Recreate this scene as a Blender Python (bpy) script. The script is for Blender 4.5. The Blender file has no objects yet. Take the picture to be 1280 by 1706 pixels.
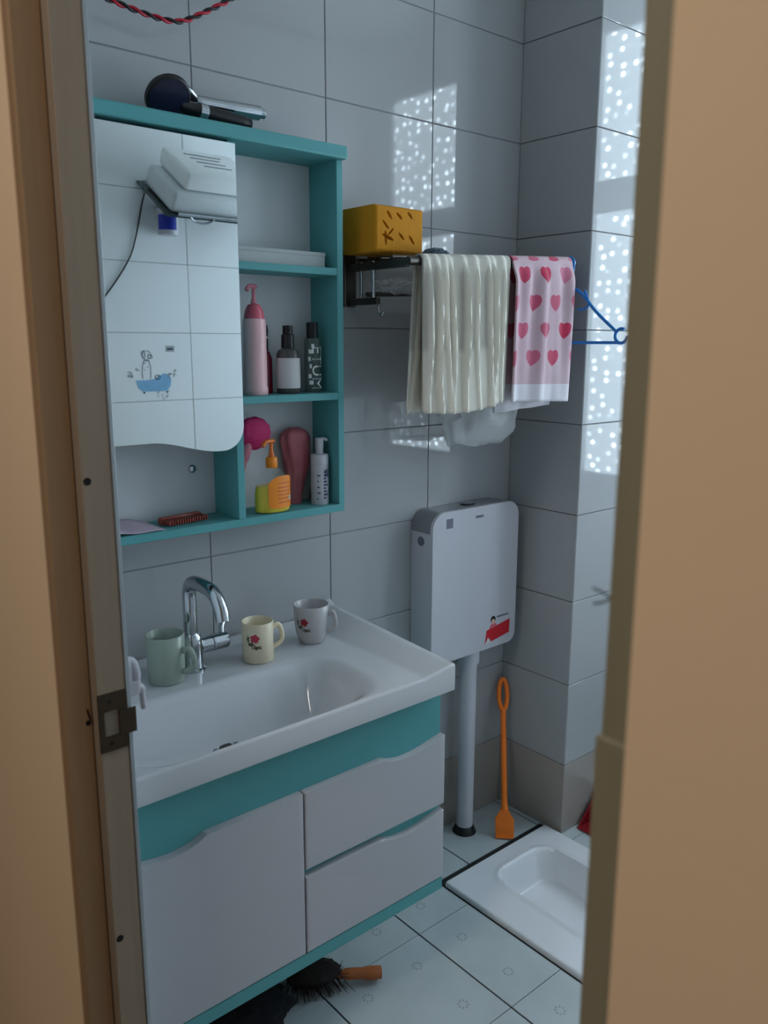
import bpy, bmesh, math, random
from mathutils import Vector, Matrix, noise
random.seed(7)
SC = bpy.context.scene
COL = SC.collection
PI = math.pi

# ------------------------------------------------------------------ camera
CAM = Vector((0.0, -1.5956, 1.4355))
F_PX, PITCH, YAW, ROLL = 1373.2, 0.20168, 0.86440, 0.00269
cd = bpy.data.cameras.new('camera')
cam = bpy.data.objects.new('camera', cd); COL.objects.link(cam)
fw = Vector((math.cos(PITCH)*math.cos(YAW), math.cos(PITCH)*math.sin(YAW), -math.sin(PITCH)))
r0 = Vector((math.sin(YAW), -math.cos(YAW), 0)); u0 = r0.cross(fw)
r1 = r0*math.cos(ROLL)+u0*math.sin(ROLL); u1 = r1.cross(fw)
cam.matrix_world = Matrix(((r1.x, u1.x, -fw.x, CAM.x), (r1.y, u1.y, -fw.y, CAM.y), (r1.z, u1.z, -fw.z, CAM.z), (0, 0, 0, 1)))
cd.sensor_fit = 'VERTICAL'; cd.sensor_height = 36.0; cd.sensor_width = 27.0
cd.lens = F_PX/1706*36.0
cd.clip_start = 0.02
cd.dof.use_dof = True; cd.dof.focus_distance = 2.0; cd.dof.aperture_fstop = 6.5
SC.camera = cam

# ------------------------------------------------------------------ world (the hall's ambient light) and exposure
wd = bpy.data.worlds.new('world'); SC.world = wd; wd.use_nodes = True
bg = wd.node_tree.nodes['Background']
bg.inputs[0].default_value = (1.0, 0.93, 0.86, 1); bg.inputs[1].default_value = 0.12
SC.view_settings.view_transform = 'Standard'; SC.view_settings.look = 'None'
SC.view_settings.exposure = 0.0; SC.view_settings.gamma = 1.0; SC.view_settings.use_curve_mapping = False
SC.cycles.use_denoising = True
SC.cycles.max_bounces = 14; SC.cycles.diffuse_bounces = 8; SC.cycles.glossy_bounces = 6
SC.cycles.sample_clamp_indirect = 4.0
hl = bpy.data.lights.new('hall_fill_light', 'AREA'); hl.shape = 'DISK'; hl.size = .45; hl.energy = 14; hl.color = (1.0, .93, .86)  # added area light without a fixture, brightens the hall wall from above
hlo = bpy.data.objects.new('hall_fill_light', hl); COL.objects.link(hlo); hlo.location = (-.6, -1.0, 2.62)
WINDOW_GLOW = 6.5
WINDOW_TINT = (0.70, 0.87, 1.0)

# ------------------------------------------------------------------ helpers
def srgb(r, g, b):
    f = lambda c: (c/255/12.92) if c/255 <= .04045 else ((c/255+.055)/1.055)**2.4
    return (f(r), f(g), f(b), 1)

MATS = {}
def mat(name, col, rough=.5, metal=0., spec=.5, var=0., vscale=8., bump=0., bscale=60., alpha=1., trans=0., coat=0., sss=0., ior=1.45, stretch=None):
    if name in MATS: return MATS[name]
    m = bpy.data.materials.new(name); m.use_nodes = True; MATS[name] = m
    nt = m.node_tree; b = nt.nodes['Principled BSDF']
    b.inputs['Base Color'].default_value = col; b.inputs['Roughness'].default_value = rough
    b.inputs['Metallic'].default_value = metal; b.inputs['Specular IOR Level'].default_value = spec
    b.inputs['Alpha'].default_value = alpha; b.inputs['Transmission Weight'].default_value = trans
    b.inputs['Coat Weight'].default_value = coat; b.inputs['Coat Roughness'].default_value = .05
    b.inputs['IOR'].default_value = ior
    if sss: b.inputs['Subsurface Weight'].default_value = sss; b.inputs['Subsurface Radius'].default_value = (.01, .008, .006)
    if var or bump:
        tc = nt.nodes.new('ShaderNodeTexCoord'); src = tc.outputs['Object']
        if stretch:
            mp = nt.nodes.new('ShaderNodeMapping'); mp.inputs['Scale'].default_value = stretch
            nt.links.new(src, mp.inputs[0]); src = mp.outputs[0]
    if var:
        n = nt.nodes.new('ShaderNodeTexNoise'); n.inputs['Scale'].default_value = vscale; n.inputs['Detail'].default_value = 5
        mx = nt.nodes.new('ShaderNodeMix'); mx.data_type = 'RGBA'
        mx.inputs[6].default_value = tuple(max(0, c*(1-var)) for c in col[:3])+(1,)
        mx.inputs[7].default_value = tuple(min(1, c*(1+var)) for c in col[:3])+(1,)
        nt.links.new(src, n.inputs['Vector']); nt.links.new(n.outputs[0], mx.inputs[0]); nt.links.new(mx.outputs[2], b.inputs['Base Color'])
    if bump:
        n2 = nt.nodes.new('ShaderNodeTexNoise'); n2.inputs['Scale'].default_value = bscale; n2.inputs['Detail'].default_value = 3
        bp = nt.nodes.new('ShaderNodeBump'); bp.inputs['Strength'].default_value = bump; bp.inputs['Distance'].default_value = .004
        nt.links.new(src, n2.inputs['Vector']); nt.links.new(n2.outputs[0], bp.inputs['Height']); nt.links.new(bp.outputs[0], b.inputs['Normal'])
    return m

def wloc(o):
    v = Vector((0, 0, 0))
    while o is not None: v += o.location; o = o.parent
    return v

def finish(name, me, m, parent=None, smooth=False, origin=None):
    """mesh data given in world coordinates -> object with its origin at its base, child of parent"""
    if origin is None:
        cs = [v.co for v in me.vertices]
        lo = Vector([min(c[i] for c in cs) for i in range(3)]); hi = Vector([max(c[i] for c in cs) for i in range(3)])
        origin = Vector(((lo.x+hi.x)/2, (lo.y+hi.y)/2, lo.z))
    origin = Vector(origin)
    me.transform(Matrix.Translation(-origin))
    o = bpy.data.objects.new(name, me); COL.objects.link(o)
    o.location = origin-(wloc(parent) if parent else Vector((0, 0, 0)))
    if parent: o.parent = parent
    if m: me.materials.append(m)
    if smooth:
        me.shade_smooth()
        try: me.set_sharp_from_angle(angle=math.radians(smooth if smooth is not True else 40))
        except Exception: pass
    return o

def bm_obj(name, bm, m, parent=None, smooth=False, M=None, origin=None):
    bmesh.ops.recalc_face_normals(bm, faces=bm.faces)
    if M is not None: bm.transform(M)
    me = bpy.data.meshes.new(name); bm.to_mesh(me); bm.free()
    return finish(name, me, m, parent, smooth, origin)

def add_box(bm, x, y, z, bevel=0., seg=2):
    vs = [bm.verts.new((a, b, c)) for a in x for b in y for c in z]
    fs = [bm.faces.new([vs[i] for i in q]) for q in ((0, 1, 3, 2), (4, 6, 7, 5), (0, 4, 5, 1), (2, 3, 7, 6), (0, 2, 6, 4), (1, 5, 7, 3))]
    if bevel:
        es = list({e for f in fs for e in f.edges})
        bmesh.ops.bevel(bm, geom=es, offset=bevel, segments=seg, profile=.5, affect='EDGES')

def box(name, x, y, z, m, parent=None, bevel=0., seg=2, M=None):
    bm = bmesh.new(); add_box(bm, x, y, z, bevel, seg)
    return bm_obj(name, bm, m, parent, smooth=20 if bevel else False, M=M)

def add_lathe(bm, prof, c, seg=32, sx=1., sy=1.):
    rings = []
    for r, z in prof:
        if r < 1e-6: rings.append([bm.verts.new((c[0], c[1], c[2]+z))])
        else: rings.append([bm.verts.new((c[0]+r*sx*math.cos(2*PI*i/seg), c[1]+r*sy*math.sin(2*PI*i/seg), c[2]+z)) for i in range(seg)])
    for a, b in zip(rings, rings[1:]):
        for i in range(seg):
            j = (i+1) % seg
            if len(a) == 1 and len(b) == 1: continue
            if len(a) == 1: bm.faces.new((a[0], b[i], b[j]))
            elif len(b) == 1: bm.faces.new((a[i], b[0], a[j]))
            else: bm.faces.new((a[i], b[i], b[j], a[j]))
def lathe(name, prof, c, m, parent=None, seg=32, sx=1., sy=1., M=None, smooth=35):
    bm = bmesh.new(); add_lathe(bm, prof, (0, 0, 0), seg, sx, sy)
    T = Matrix.Translation(Vector(c))
    return bm_obj(name, bm, m, parent, smooth, M=T @ M if M is not None else T)

def spline(pts, n=10):
    P = [Vector(p) for p in pts]; out = []
    for i in range(len(P)-1):
        a = P[max(i-1, 0)]; b = P[i]; c = P[i+1]; d = P[min(i+2, len(P)-1)]
        for k in range(n):
            t = k/n
            out.append(.5*((2*b)+(c-a)*t+(2*a-5*b+4*c-d)*t*t+(-a+3*b-3*c+d)*t**3))
    out.append(P[-1]); return out

def add_tube(bm, pts, r, seg=10, closed=False):
    P = [Vector(p) for p in pts]; n = len(P)
    R = r if isinstance(r, (list, tuple)) else [r]*n
    rings = []; up = None
    for i in range(n):
        if closed: t = (P[(i+1) % n]-P[i-1]).normalized()
        else: t = (P[min(i+1, n-1)]-P[max(i-1, 0)]).normalized()
        if up is None:
            up = Vector((0, 0, 1)) if abs(t.z) < .9 else Vector((0, 1, 0))
        s = t.cross(up); s.normalize(); up = s.cross(t).normalized()
        rings.append([bm.verts.new(P[i]+(s*math.cos(2*PI*k/seg)+up*math.sin(2*PI*k/seg))*R[i]) for k in range(seg)])
    for i in range(n if closed else n-1):
        a = rings[i]; b = rings[(i+1) % n]
        for k in range(seg):
            j = (k+1) % seg; bm.faces.new((a[k], a[j], b[j], b[k]))
    if not closed:
        bm.faces.new(rings[0]); bm.faces.new(rings[-1])
def tube(name, pts, r, m, parent=None, seg=10, closed=False, M=None):
    bm = bmesh.new(); add_tube(bm, pts, r, seg, closed)
    return bm_obj(name, bm, m, parent, smooth=50, M=M)

def rrect(x0, x1, z0, z1, r, n=8):
    """rounded rectangle outline; r a number or four radii (lower left, lower right, upper right, upper left)"""
    if not isinstance(r, (list, tuple)): r = [r]*4
    out = []
    for (cx, cz, a, rr) in ((x0+r[0], z0+r[0], PI, r[0]), (x1-r[1], z0+r[1], 1.5*PI, r[1]), (x1-r[2], z1-r[2], 0, r[2]), (x0+r[3], z1-r[3], .5*PI, r[3])):
        for k in range(n+1): out.append((cx+rr*math.cos(a+.5*PI*k/n), cz+rr*math.sin(a+.5*PI*k/n)))
    return out

def add_prism(bm, poly, y0, y1, bevel=0.):
    """polygon in the XZ plane extruded from y0 (front) to y1 (back); bevel rounds the front edge"""
    a = [bm.verts.new((x, y0, z)) for x, z in poly]; b = [bm.verts.new((x, y1, z)) for x, z in poly]
    f = bm.faces.new(a); bm.faces.new(b); n = len(poly)
    for i in range(n): bm.faces.new((a[i], a[(i+1) % n], b[(i+1) % n], b[i]))
    if bevel: bmesh.ops.bevel(bm, geom=list(f.edges), offset=bevel, segments=2, profile=.5, affect='EDGES')
def prism(name, poly, y0, y1, m, parent=None, bevel=0., M=None, smooth=19):
    bm = bmesh.new(); add_prism(bm, poly, y0, y1, bevel)
    return bm_obj(name, bm, m, parent, smooth, M=M)

def lump(name, c, size, m, parent=None, amp=.15, freq=3., sub=4, seed=0, M=None):
    bm = bmesh.new(); bmesh.ops.create_icosphere(bm, subdivisions=sub, radius=1)
    for v in bm.verts:
        d = v.co.normalized(); k = 1+amp*noise.noise(d*freq+Vector((seed*7.1, seed*3.3, 0)))+amp*.5*noise.noise(d*freq*2.7+Vector((0, seed, 5)))
        v.co = Vector((d.x*size[0]*k, d.y*size[1]*k, d.z*size[2]*k))
    T = Matrix.Translation(Vector(c))
    return bm_obj(name, bm, m, parent, True, M=T @ M if M is not None else T)

def text(name, s, size, m, parent, M, depth=.0002):
    cu = bpy.data.curves.new('lettering', 'FONT'); cu.body = s; cu.size = size; cu.align_x = 'CENTER'; cu.align_y = 'CENTER'; cu.extrude = depth
    t = bpy.data.objects.new('lettering_tmp', cu); COL.objects.link(t)
    dg = bpy.context.evaluated_depsgraph_get(); me = bpy.data.meshes.new_from_object(t.evaluated_get(dg))
    bpy.data.objects.remove(t); bpy.data.curves.remove(cu)
    me.transform(M); me.name = name
    return finish(name, me, m, parent)

def wrap_text(name, s, size, m, parent, c, rad, ang, z, rot=PI/2):
    """lettering bent round a bottle of radius rad standing at c, facing direction ang"""
    cu = bpy.data.curves.new('lettering', 'FONT'); cu.body = s; cu.size = size; cu.align_x = 'CENTER'; cu.align_y = 'CENTER'; cu.resolution_u = 3
    t = bpy.data.objects.new('lettering_tmp', cu); COL.objects.link(t)
    dg = bpy.context.evaluated_depsgraph_get(); me = bpy.data.meshes.new_from_object(t.evaluated_get(dg))
    bpy.data.objects.remove(t); bpy.data.curves.remove(cu)
    for v in me.vertices:
        x = v.co.x*math.cos(rot)-v.co.y*math.sin(rot); y = v.co.x*math.sin(rot)+v.co.y*math.cos(rot)
        a = ang+x/rad; R = rad+.0006
        v.co = (c[0]+R*math.cos(a), c[1]+R*math.sin(a), c[2]+z+y)
    me.name = name
    return finish(name, me, m, parent)

def band(name, c, rad, a0, a1, z0, z1, m, parent, n=14, sx=1., sy=1., thick=.0006, round_=0):
    """a label wrapped round part of a bottle"""
    bm = bmesh.new(); rows = []
    for i in range(n+1):
        a = a0+(a1-a0)*i/n; R = rad+thick
        e = 0
        if round_:
            t = abs(2*i/n-1); e = (z1-z0)*round_*(t**3)
        rows.append((bm.verts.new((c[0]+R*sx*math.cos(a), c[1]+R*sy*math.sin(a), c[2]+z0+e*.3)), bm.verts.new((c[0]+R*sx*math.cos(a), c[1]+R*sy*math.sin(a), c[2]+z1-e))))
    for a, b in zip(rows, rows[1:]): bm.faces.new((a[0], b[0], b[1], a[1]))
    return bm_obj(name, bm, m, parent, True)

def thing(name, label, cat, loc, group=None):
    o = bpy.data.objects.new(name, None); COL.objects.link(o); o.location = loc; o.empty_display_size = .05
    o['label'] = label; o['category'] = cat
    if group: o['group'] = group
    return o
def tag(o, label, cat, group=None):
    o['label'] = label; o['category'] = cat
    if group: o['group'] = group
    return o
def struct(o, label=None, cat=None):
    o['kind'] = 'structure'
    if label: o['label'] = label
    if cat: o['category'] = cat
    return o
def setting(name, loc=(0, 0, 0), label=None, cat=None):
    o = bpy.data.objects.new(name, None); COL.objects.link(o); o.location = loc; o.empty_display_size = .05
    return struct(o, label, cat)
def smooth01(t):
    t = max(0., min(1., t)); return t*t*(3-2*t)

def heightfield(name, xs, ys, fn, zskirt, m, parent=None, rnd=.006):
    bm = bmesh.new(); V = [[bm.verts.new((x, y, fn(x, y))) for y in ys] for x in xs]
    nx, ny = len(xs), len(ys)
    for i in range(nx-1):
        for j in range(ny-1): bm.faces.new((V[i][j], V[i+1][j], V[i+1][j+1], V[i][j+1]))
    ring = [V[i][0] for i in range(nx)]+[V[-1][j] for j in range(1, ny)]+[V[i][-1] for i in range(nx-2, -1, -1)]+[V[0][j] for j in range(ny-2, 0, -1)]
    cx, cy = (xs[0]+xs[-1])/2, (ys[0]+ys[-1])/2
    prev = ring
    for (o, dz) in ((.35*rnd, -.08*rnd), (.75*rnd, -.35*rnd), (rnd, -rnd), (rnd, None)):
        cur = []
        for v in ring:
            x, y, z = v.co
            sx = 0 if xs[0] < x < xs[-1] else (1 if x > cx else -1); sy = 0 if ys[0] < y < ys[-1] else (1 if y > cy else -1)
            if sx and sy: sx *= .72; sy *= .72
            cur.append(bm.verts.new((x+sx*o, y+sy*o, zskirt if dz is None else z+dz)))
        for k in range(len(ring)):
            l = (k+1) % len(ring); bm.faces.new((prev[k], prev[l], cur[l], cur[k]))
        prev = cur
    return bm_obj(name, bm, m, parent, smooth=50)

# ------------------------------------------------------------------ materials
def tile_mat():
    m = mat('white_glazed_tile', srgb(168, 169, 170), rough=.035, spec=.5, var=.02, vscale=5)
    b = m.node_tree.nodes['Principled BSDF']; b.inputs['Coat Weight'].default_value = 0
    return m
M_TILE = tile_mat()
M_TILE_LIT = mat('light_boosted_glazed_tile', srgb(246, 248, 250), rough=.05)  # same wall tile with extra light put into its colour, for mirror and fill
M_TILE_LOW = mat('grey_brown_glazed_tile', srgb(160, 152, 146), rough=.16, var=.08, vscale=9)
M_GROUT = mat('grey_grout', srgb(138, 138, 140), rough=.9, var=.3, vscale=30)
M_GROUT_DK = mat('black_grout', srgb(30, 32, 34), rough=.9, var=.3, vscale=30)
M_PLASTER = mat('white_plaster', srgb(214, 214, 210), rough=.9)
M_BEIGE = mat('beige_paint', srgb(234, 203, 166), rough=.85, var=.05, vscale=2.5, bump=.05, bscale=60)
M_WOOD = mat('brown_painted_wood', srgb(150, 118, 84), rough=.55, var=.16, vscale=6, stretch=(14, 14, .5), bump=.04, bscale=20)
M_WOOD2 = mat('olive_worn_wood', srgb(140, 132, 108), rough=.6, var=.14, vscale=6, stretch=(14, 14, .5), bump=.04, bscale=20)
M_ALU = mat('grey_edge_trim', srgb(170, 178, 182), rough=.35, metal=.6)
M_BRONZE = mat('bronze_strike_metal', srgb(70, 58, 45), rough=.45, metal=.7, var=.2, vscale=60)
M_BLACK = mat('black_plastic', srgb(18, 18, 22), rough=.35)
M_DARK = mat('dark_hole', srgb(20, 15, 12), rough=.9)
M_TEAL = mat('teal_lacquer', srgb(90, 157, 159), rough=.5, spec=.3, var=.02, vscale=4)
M_WHITE = mat('white_lacquer', srgb(180, 179, 183), rough=.3, var=.015, vscale=4)
M_PANEL = mat('white_back_panel', srgb(204, 206, 208), rough=.45)
M_CERAMIC = mat('white_ceramic', srgb(196, 197, 200), rough=.1, coat=.4)
M_PANC = mat('bright_pan_ceramic', srgb(222, 224, 228), rough=.12, coat=.3)
M_CHROME = mat('chrome', srgb(190, 195, 200), rough=.12, metal=1.)
M_MIRROR = mat('mirror_glass', srgb(232, 240, 240), rough=.015, metal=1.)
M_GUNMETAL = mat('dark_steel', srgb(96, 92, 88), rough=.3, metal=.9)
M_PLASTIC_W = mat('white_plastic', srgb(190, 189, 196), rough=.32)
M_GREY = mat('grey_plastic', srgb(128, 130, 136), rough=.35)

def floor_tile_mat():
    m = bpy.data.materials.new('grey_floor_tile_with_flower_print'); m.use_nodes = True; nt = m.node_tree; L = nt.links
    b = nt.nodes['Principled BSDF']; b.inputs['Roughness'].default_value = .22
    tc = nt.nodes.new('ShaderNodeTexCoord'); sp = nt.nodes.new('ShaderNodeSeparateXYZ'); L.new(tc.outputs['Object'], sp.inputs[0])
    def mth(op, a, c=None):
        n = nt.nodes.new('ShaderNodeMath'); n.operation = op
        for i, v in enumerate((a, c)):
            if v is None: continue
            if isinstance(v, (int, float)): n.inputs[i].default_value = v
            else: L.new(v, n.inputs[i])
        return n.outputs[0]
    u = mth('SUBTRACT', mth('ABSOLUTE', sp.outputs[0]), .075); v = mth('SUBTRACT', mth('ABSOLUTE', sp.outputs[1]), .075)
    r = mth('SQRT', mth('ADD', mth('MULTIPLY', u, u), mth('MULTIPLY', v, v))); an = mth('ARCTAN2', v, u)
    pet = mth('GREATER_THAN', mth('COSINE', mth('MULTIPLY', an, 8)), -.1)
    ring = mth('MULTIPLY', mth('LESS_THAN', r, .0135), mth('GREATER_THAN', r, .0075))
    mask = mth('MULTIPLY', mth('MULTIPLY', pet, ring), .42)
    n = nt.nodes.new('ShaderNodeTexNoise'); n.inputs['Scale'].default_value = 6; n.inputs['Detail'].default_value = 6; L.new(tc.outputs['Object'], n.inputs['Vector'])
    base = nt.nodes.new('ShaderNodeMix'); base.data_type = 'RGBA'; base.inputs[6].default_value = srgb(164, 174, 176); base.inputs[7].default_value = srgb(194, 202, 204); L.new(n.outputs[0], base.inputs[0])
    mx = nt.nodes.new('ShaderNodeMix'); mx.data_type = 'RGBA'; L.new(mask, mx.inputs[0]); L.new(base.outputs[2], mx.inputs[6]); mx.inputs[7].default_value = srgb(96, 104, 108)
    L.new(mx.outputs[2], b.inputs['Base Color'])
    return m
M_FLOOR = floor_tile_mat()

# ------------------------------------------------------------------ room shell
XL, XR, XP = .430, 2.60, 1.8475          # inner faces of the left and right walls, left side of the pillar
YF, YP = -1.585, -.251                   # front wall, front of the pillar
ZC = 2.7217                              # ceiling
ROW0 = .2217                             # top of the lowest course
TT = .006                                # tile thickness

_tiles = {}
def tile_mesh(w, h, m):
    k = (round(w, 4), round(h, 4), m.name)
    if k not in _tiles:
        bm = bmesh.new(); b = .0012; t = TT
        P = [(-w/2, 0, -h/2), (w/2, 0, -h/2), (w/2, 0, h/2), (-w/2, 0, h/2), (-w/2, -t+b, -h/2), (w/2, -t+b, -h/2), (w/2, -t+b, h/2), (-w/2, -t+b, h/2),
             (-w/2+b, -t, -h/2+b), (w/2-b, -t, -h/2+b), (w/2-b, -t, h/2-b), (-w/2+b, -t, h/2-b)]
        vs = [bm.verts.new(p) for p in P]
        for a, c in ((0, 4), (4, 8)):
            for i in range(4): bm.faces.new([vs[a+i], vs[a+(i+1) % 4], vs[c+(i+1) % 4], vs[c+i]])
        bm.faces.new(vs[8:12]); bmesh.ops.recalc_face_normals(bm, faces=bm.faces)
        me = bpy.data.meshes.new('tile'); bm.to_mesh(me); bm.free(); me.materials.append(m); _tiles[k] = me
    return _tiles[k]
GAP = .0020
def tile_wall(parent, face, fixed, cuts_u, name='tile', zs=None, low=M_TILE_LOW, main=None):
    """lay wall tiles as children; face: '-y','+y','-x','+x' the way the glaze looks; fixed: plane of the glaze"""
    rz = {'-y': 0, '+y': PI, '+x': PI/2, '-x': -PI/2}[face]
    zs = zs or ([0, ROW0]+[ROW0+.25*k for k in range(1, 11)])
    for z0, z1 in zip(zs, zs[1:]):
        for u0_, u1_ in zip(cuts_u, cuts_u[1:]):
            o = bpy.data.objects.new(name, tile_mesh(u1_-u0_-GAP, z1-z0-GAP, low if z1 <= ROW0+.001 else (main or M_TILE)))
            COL.objects.link(o); o.parent = parent; o.rotation_euler.z = rz
            uc, zc = (u0_+u1_)/2, (z0+z1)/2; j = random.uniform(-.0003, .0003)
            if face == '-y': p = (uc, fixed+TT+j, zc)
            elif face == '+y': p = (uc, fixed-TT+j, zc)
            elif face == '+x': p = (fixed-TT+j, uc, zc)
            else: p = (fixed+TT+j, uc, zc)
            o.location = Vector(p)-wloc(parent)

# back wall
wb = setting('wall_back', (1.1, .05, 0)); box('grout_bed', (XL-.006, XP+.03), (.0025, .12), (0, ZC+.03), M_GROUT, wb)
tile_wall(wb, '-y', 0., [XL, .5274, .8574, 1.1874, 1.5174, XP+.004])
# pillar in the corner
wp = setting('wall_pillar', (2.1, -.12, 0)); box('grout_bed', (XP+.0025, XR+.02), (YP+.0025, .0025), (0, ZC+.03), mat('dark_grey_grout', srgb(84, 84, 86), rough=.9, var=.3, vscale=30), wp)
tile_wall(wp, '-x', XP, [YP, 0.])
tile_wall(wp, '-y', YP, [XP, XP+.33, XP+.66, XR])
# front wall (the one in the mirror)
wf = setting('wall_front', (1.4, YF-.05, 0)); box('grout_bed', (XL-.006, XR+.02), (YF-.12, YF-.0025), (0, ZC+.03), M_GROUT, wf)
tile_wall(wf, '+y', YF, [XL, .5307, .8607, 1.1907, 1.5207, 1.8507, 2.1807, 2.5107, XR], main=M_TILE_LIT)
# left wall with the doorway: beige on the hall side, tiled on the bathroom side
DY0, DY1, DZ = -1.381, -.500, 2.06
XH = .345                               # hall face
wl = setting('wall_left', (.38, -.9, 0))
bm = bmesh.new()
add_box(bm, (XH, XL-TT-.002), (DY1, 1.6), (0, 2.85)); add_box(bm, (XH, XL-TT-.002), (-3.4, DY0), (0, 2.85)); add_box(bm, (XH, XL-TT-.002), (DY0, DY1), (DZ, 2.85))
bm_obj('plaster', bm, M_BEIGE, wl)
tile_wall(wl, '+x', XL, [DY1-.018, -.33, 0.], main=M_TILE_LIT)
tile_wall(wl, '+x', XL, [YF, DY0-.002], main=M_TILE_LIT)
tile_wall(wl, '+x', XL, [DY0, DY0+.33, DY0+.66, DY1-.018], zs=[DZ+.02, 2.2217, 2.4717, 2.7217])
# right wall with the window opening
WY = (-1.45, -.50); WZ = (.93, 2.52)
wr = setting('wall_right', (XR+.06, -.9, 0))
bm = bmesh.new()
add_box(bm, (XR+.0025, XR+.14), (YF-.02, WY[0]), (0, ZC+.03)); add_box(bm, (XR+.0025, XR+.14), (WY[1], .02), (0, ZC+.03))
add_box(bm, (XR+.0025, XR+.14), WY, (0, WZ[0])); add_box(bm, (XR+.0025, XR+.14), WY, (WZ[1], ZC+.03))
bm_obj('grout_bed', bm, M_GROUT, wr)
tile_wall(wr, '-x', XR, [YF, WY[0]], main=M_TILE_LIT); tile_wall(wr, '-x', XR, [WY[1], YP], main=M_TILE_LIT)
tile_wall(wr, '-x', XR, [WY[0], -1.19, -.86, WY[1]], zs=[0, ROW0, .4717, .7217, WZ[0]], main=M_TILE_LIT)
cl = struct(box('ceiling', (XH-.02, XR+.14), (YF-.14, .12), (ZC+.03, ZC+.12), M_PLASTER))

# floor: slab with a hole for the pan, tiles with black joints
PAN = (1.412, 1.840, -.755, -.192)
HOLE = (PAN[0]+.03, PAN[1]-.03, PAN[2]+.03, PAN[3]-.03)
def rect_minus(r, h):
    x0, x1, y0, y1 = r; a0, a1, b0, b1 = h
    if a0 >= x1 or a1 <= x0 or b0 >= y1 or b1 <= y0: return [r]
    out = []
    if y1 > b1: out.append((x0, x1, b1, y1))
    if y0 < b0: out.append((x0, x1, y0, b0))
    yy0, yy1 = max(y0, b0), min(y1, b1)
    if x0 < a0: out.append((x0, a0, yy0, yy1))
    if x1 > a1: out.append((a1, x1, yy0, yy1))
    return out
fl = setting('floor', (1.2, -.8, 0))
bm = bmesh.new()
for q in rect_minus((XH, XR+.02, YF-.02, .02), HOLE): add_box(bm, q[:2], q[2:], (-.05, -.0025))
bm_obj('grout_bed', bm, M_GROUT_DK, fl)
FG, FGY = .0045, .002
gx = [XL]+[.632+.3*k for k in range(7)]+[XR]; gy = [YF]+[-1.49+.3*k for k in range(5)]+[.01]
_ft = {}
for i in range(len(gx)-1):
    for j in range(len(gy)-1):
        cx = .482+.3*round(((gx[i]+gx[i+1])/2-.482)/.3); cy = -1.34+.3*round(((gy[j]+gy[j+1])/2+1.34)/.3)
        for q in rect_minus((gx[i]+FG/2, gx[i+1]-FG/2, gy[j]+FGY/2, gy[j+1]-FGY/2), (PAN[0]-.006, PAN[1]+.006, PAN[2]-.005, PAN[3]+.020)):
            if q[1]-q[0] < .008 or q[3]-q[2] < .008: continue
            k = tuple(round(v, 4) for v in (q[0]-cx, q[1]-cx, q[2]-cy, q[3]-cy))
            if k not in _ft:
                bm = bmesh.new(); add_box(bm, (k[0], k[1]), (k[2], k[3]), (-.006, 0)); bmesh.ops.recalc_face_normals(bm, faces=bm.faces)
                me = bpy.data.meshes.new('floor_tile'); bm.to_mesh(me); bm.free(); me.materials.append(M_FLOOR); _ft[k] = me
            o = bpy.data.objects.new('floor_tile', _ft[k]); COL.objects.link(o); o.parent = fl
            o.location = Vector((cx, cy, random.uniform(-.0004, 0)))-fl.location
hf = struct(box('floor_hall', (-2.5, XH), (-3.4, 1.6), (-.05, 0.), mat('hall_floor', srgb(150, 128, 104), rough=.4, var=.1, vscale=3)))

# door frame in the doorway (the leaf is swung out of sight)
dr = setting('door_1', (.385, -.94, 0))
XA = .385                                # step of the rebate
M_WOOD3 = mat('grey_brown_worn_wood', srgb(140, 124, 106), rough=.6, var=.16, vscale=6, stretch=(14, 14, .5), bump=.04, bscale=20)
jl = box('jamb', (XA, XL-.004), (-.541, DY1), (0, DZ), M_WOOD3, dr, bevel=.002)
box('lining', (XH+.001, XA), (-.521, DY1), (0, DZ), M_WOOD, dr, bevel=.003)
jr = box('jamb', (XA, XL-.004), (DY0-.02, -1.3395), (0, DZ), M_WOOD2, dr, bevel=.0015)
box('lining', (XH+.001, XA), (DY0-.02, DY0+.001), (0, DZ), M_WOOD2, dr, bevel=.001)
box('plinth', (XA-.004, XA+.012), (DY0+.001, -1.3384), (0, 1.213), M_WOOD2, dr, bevel=.0015)
box('head', (XA, XL-.004), (DY0, DY1), (DZ-.04, DZ), M_WOOD2, dr, bevel=.002)
box('head_lining', (XH+.001, XA), (DY0, DY1), (DZ-.02, DZ), M_WOOD, dr, bevel=.002)
box('edge_trim', (XL-.004, XL+.002), (-.5425, DY1-.012), (0, DZ), M_ALU, dr, bevel=.001)
box('edge_trim', (XL-.004, XL+.002), (DY0-.002, DY0+.03), (0, DZ), M_ALU, dr, bevel=.001)
# strike plate: a bronze frame round the latch hole, with a lip bent round the edge
bm = bmesh.new(); y0, y1 = -.5432, -.541
add_box(bm, (.3845, .4245), (y0, y1), (.9365, .9625)); add_box(bm, (.3845, .4245), (y0, y1), (.877, .8995)); add_box(bm, (.3845, .3925), (y0, y1), (.8995, .9365)); add_box(bm, (.413, .4245), (y0, y1), (.8995, .9365))
sp_ = bm_obj('strike_plate', bm, M_BRONZE, dr)
box('lip', (.413, .4375), (-.5455, -.5432), (.897, .934), M_BRONZE, sp_, bevel=.0008)
box('latch_hole', (.3925, .413), (-.5415, -.5409), (.8995, .9365), mat('worn_bare_wood', srgb(120, 112, 98), rough=.8, var=.2, vscale=40), sp_)
for x, z, n_ in ((.4005, .9500, 'screw'), (.4005, .888, 'screw')):
    lathe(n_, [(0, 0), (.003, 0), (.0035, -.0004)], (x, -.5434, z), M_DARK, sp_, seg=12, M=Matrix.Rotation(PI/2, 4, 'X'))
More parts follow.
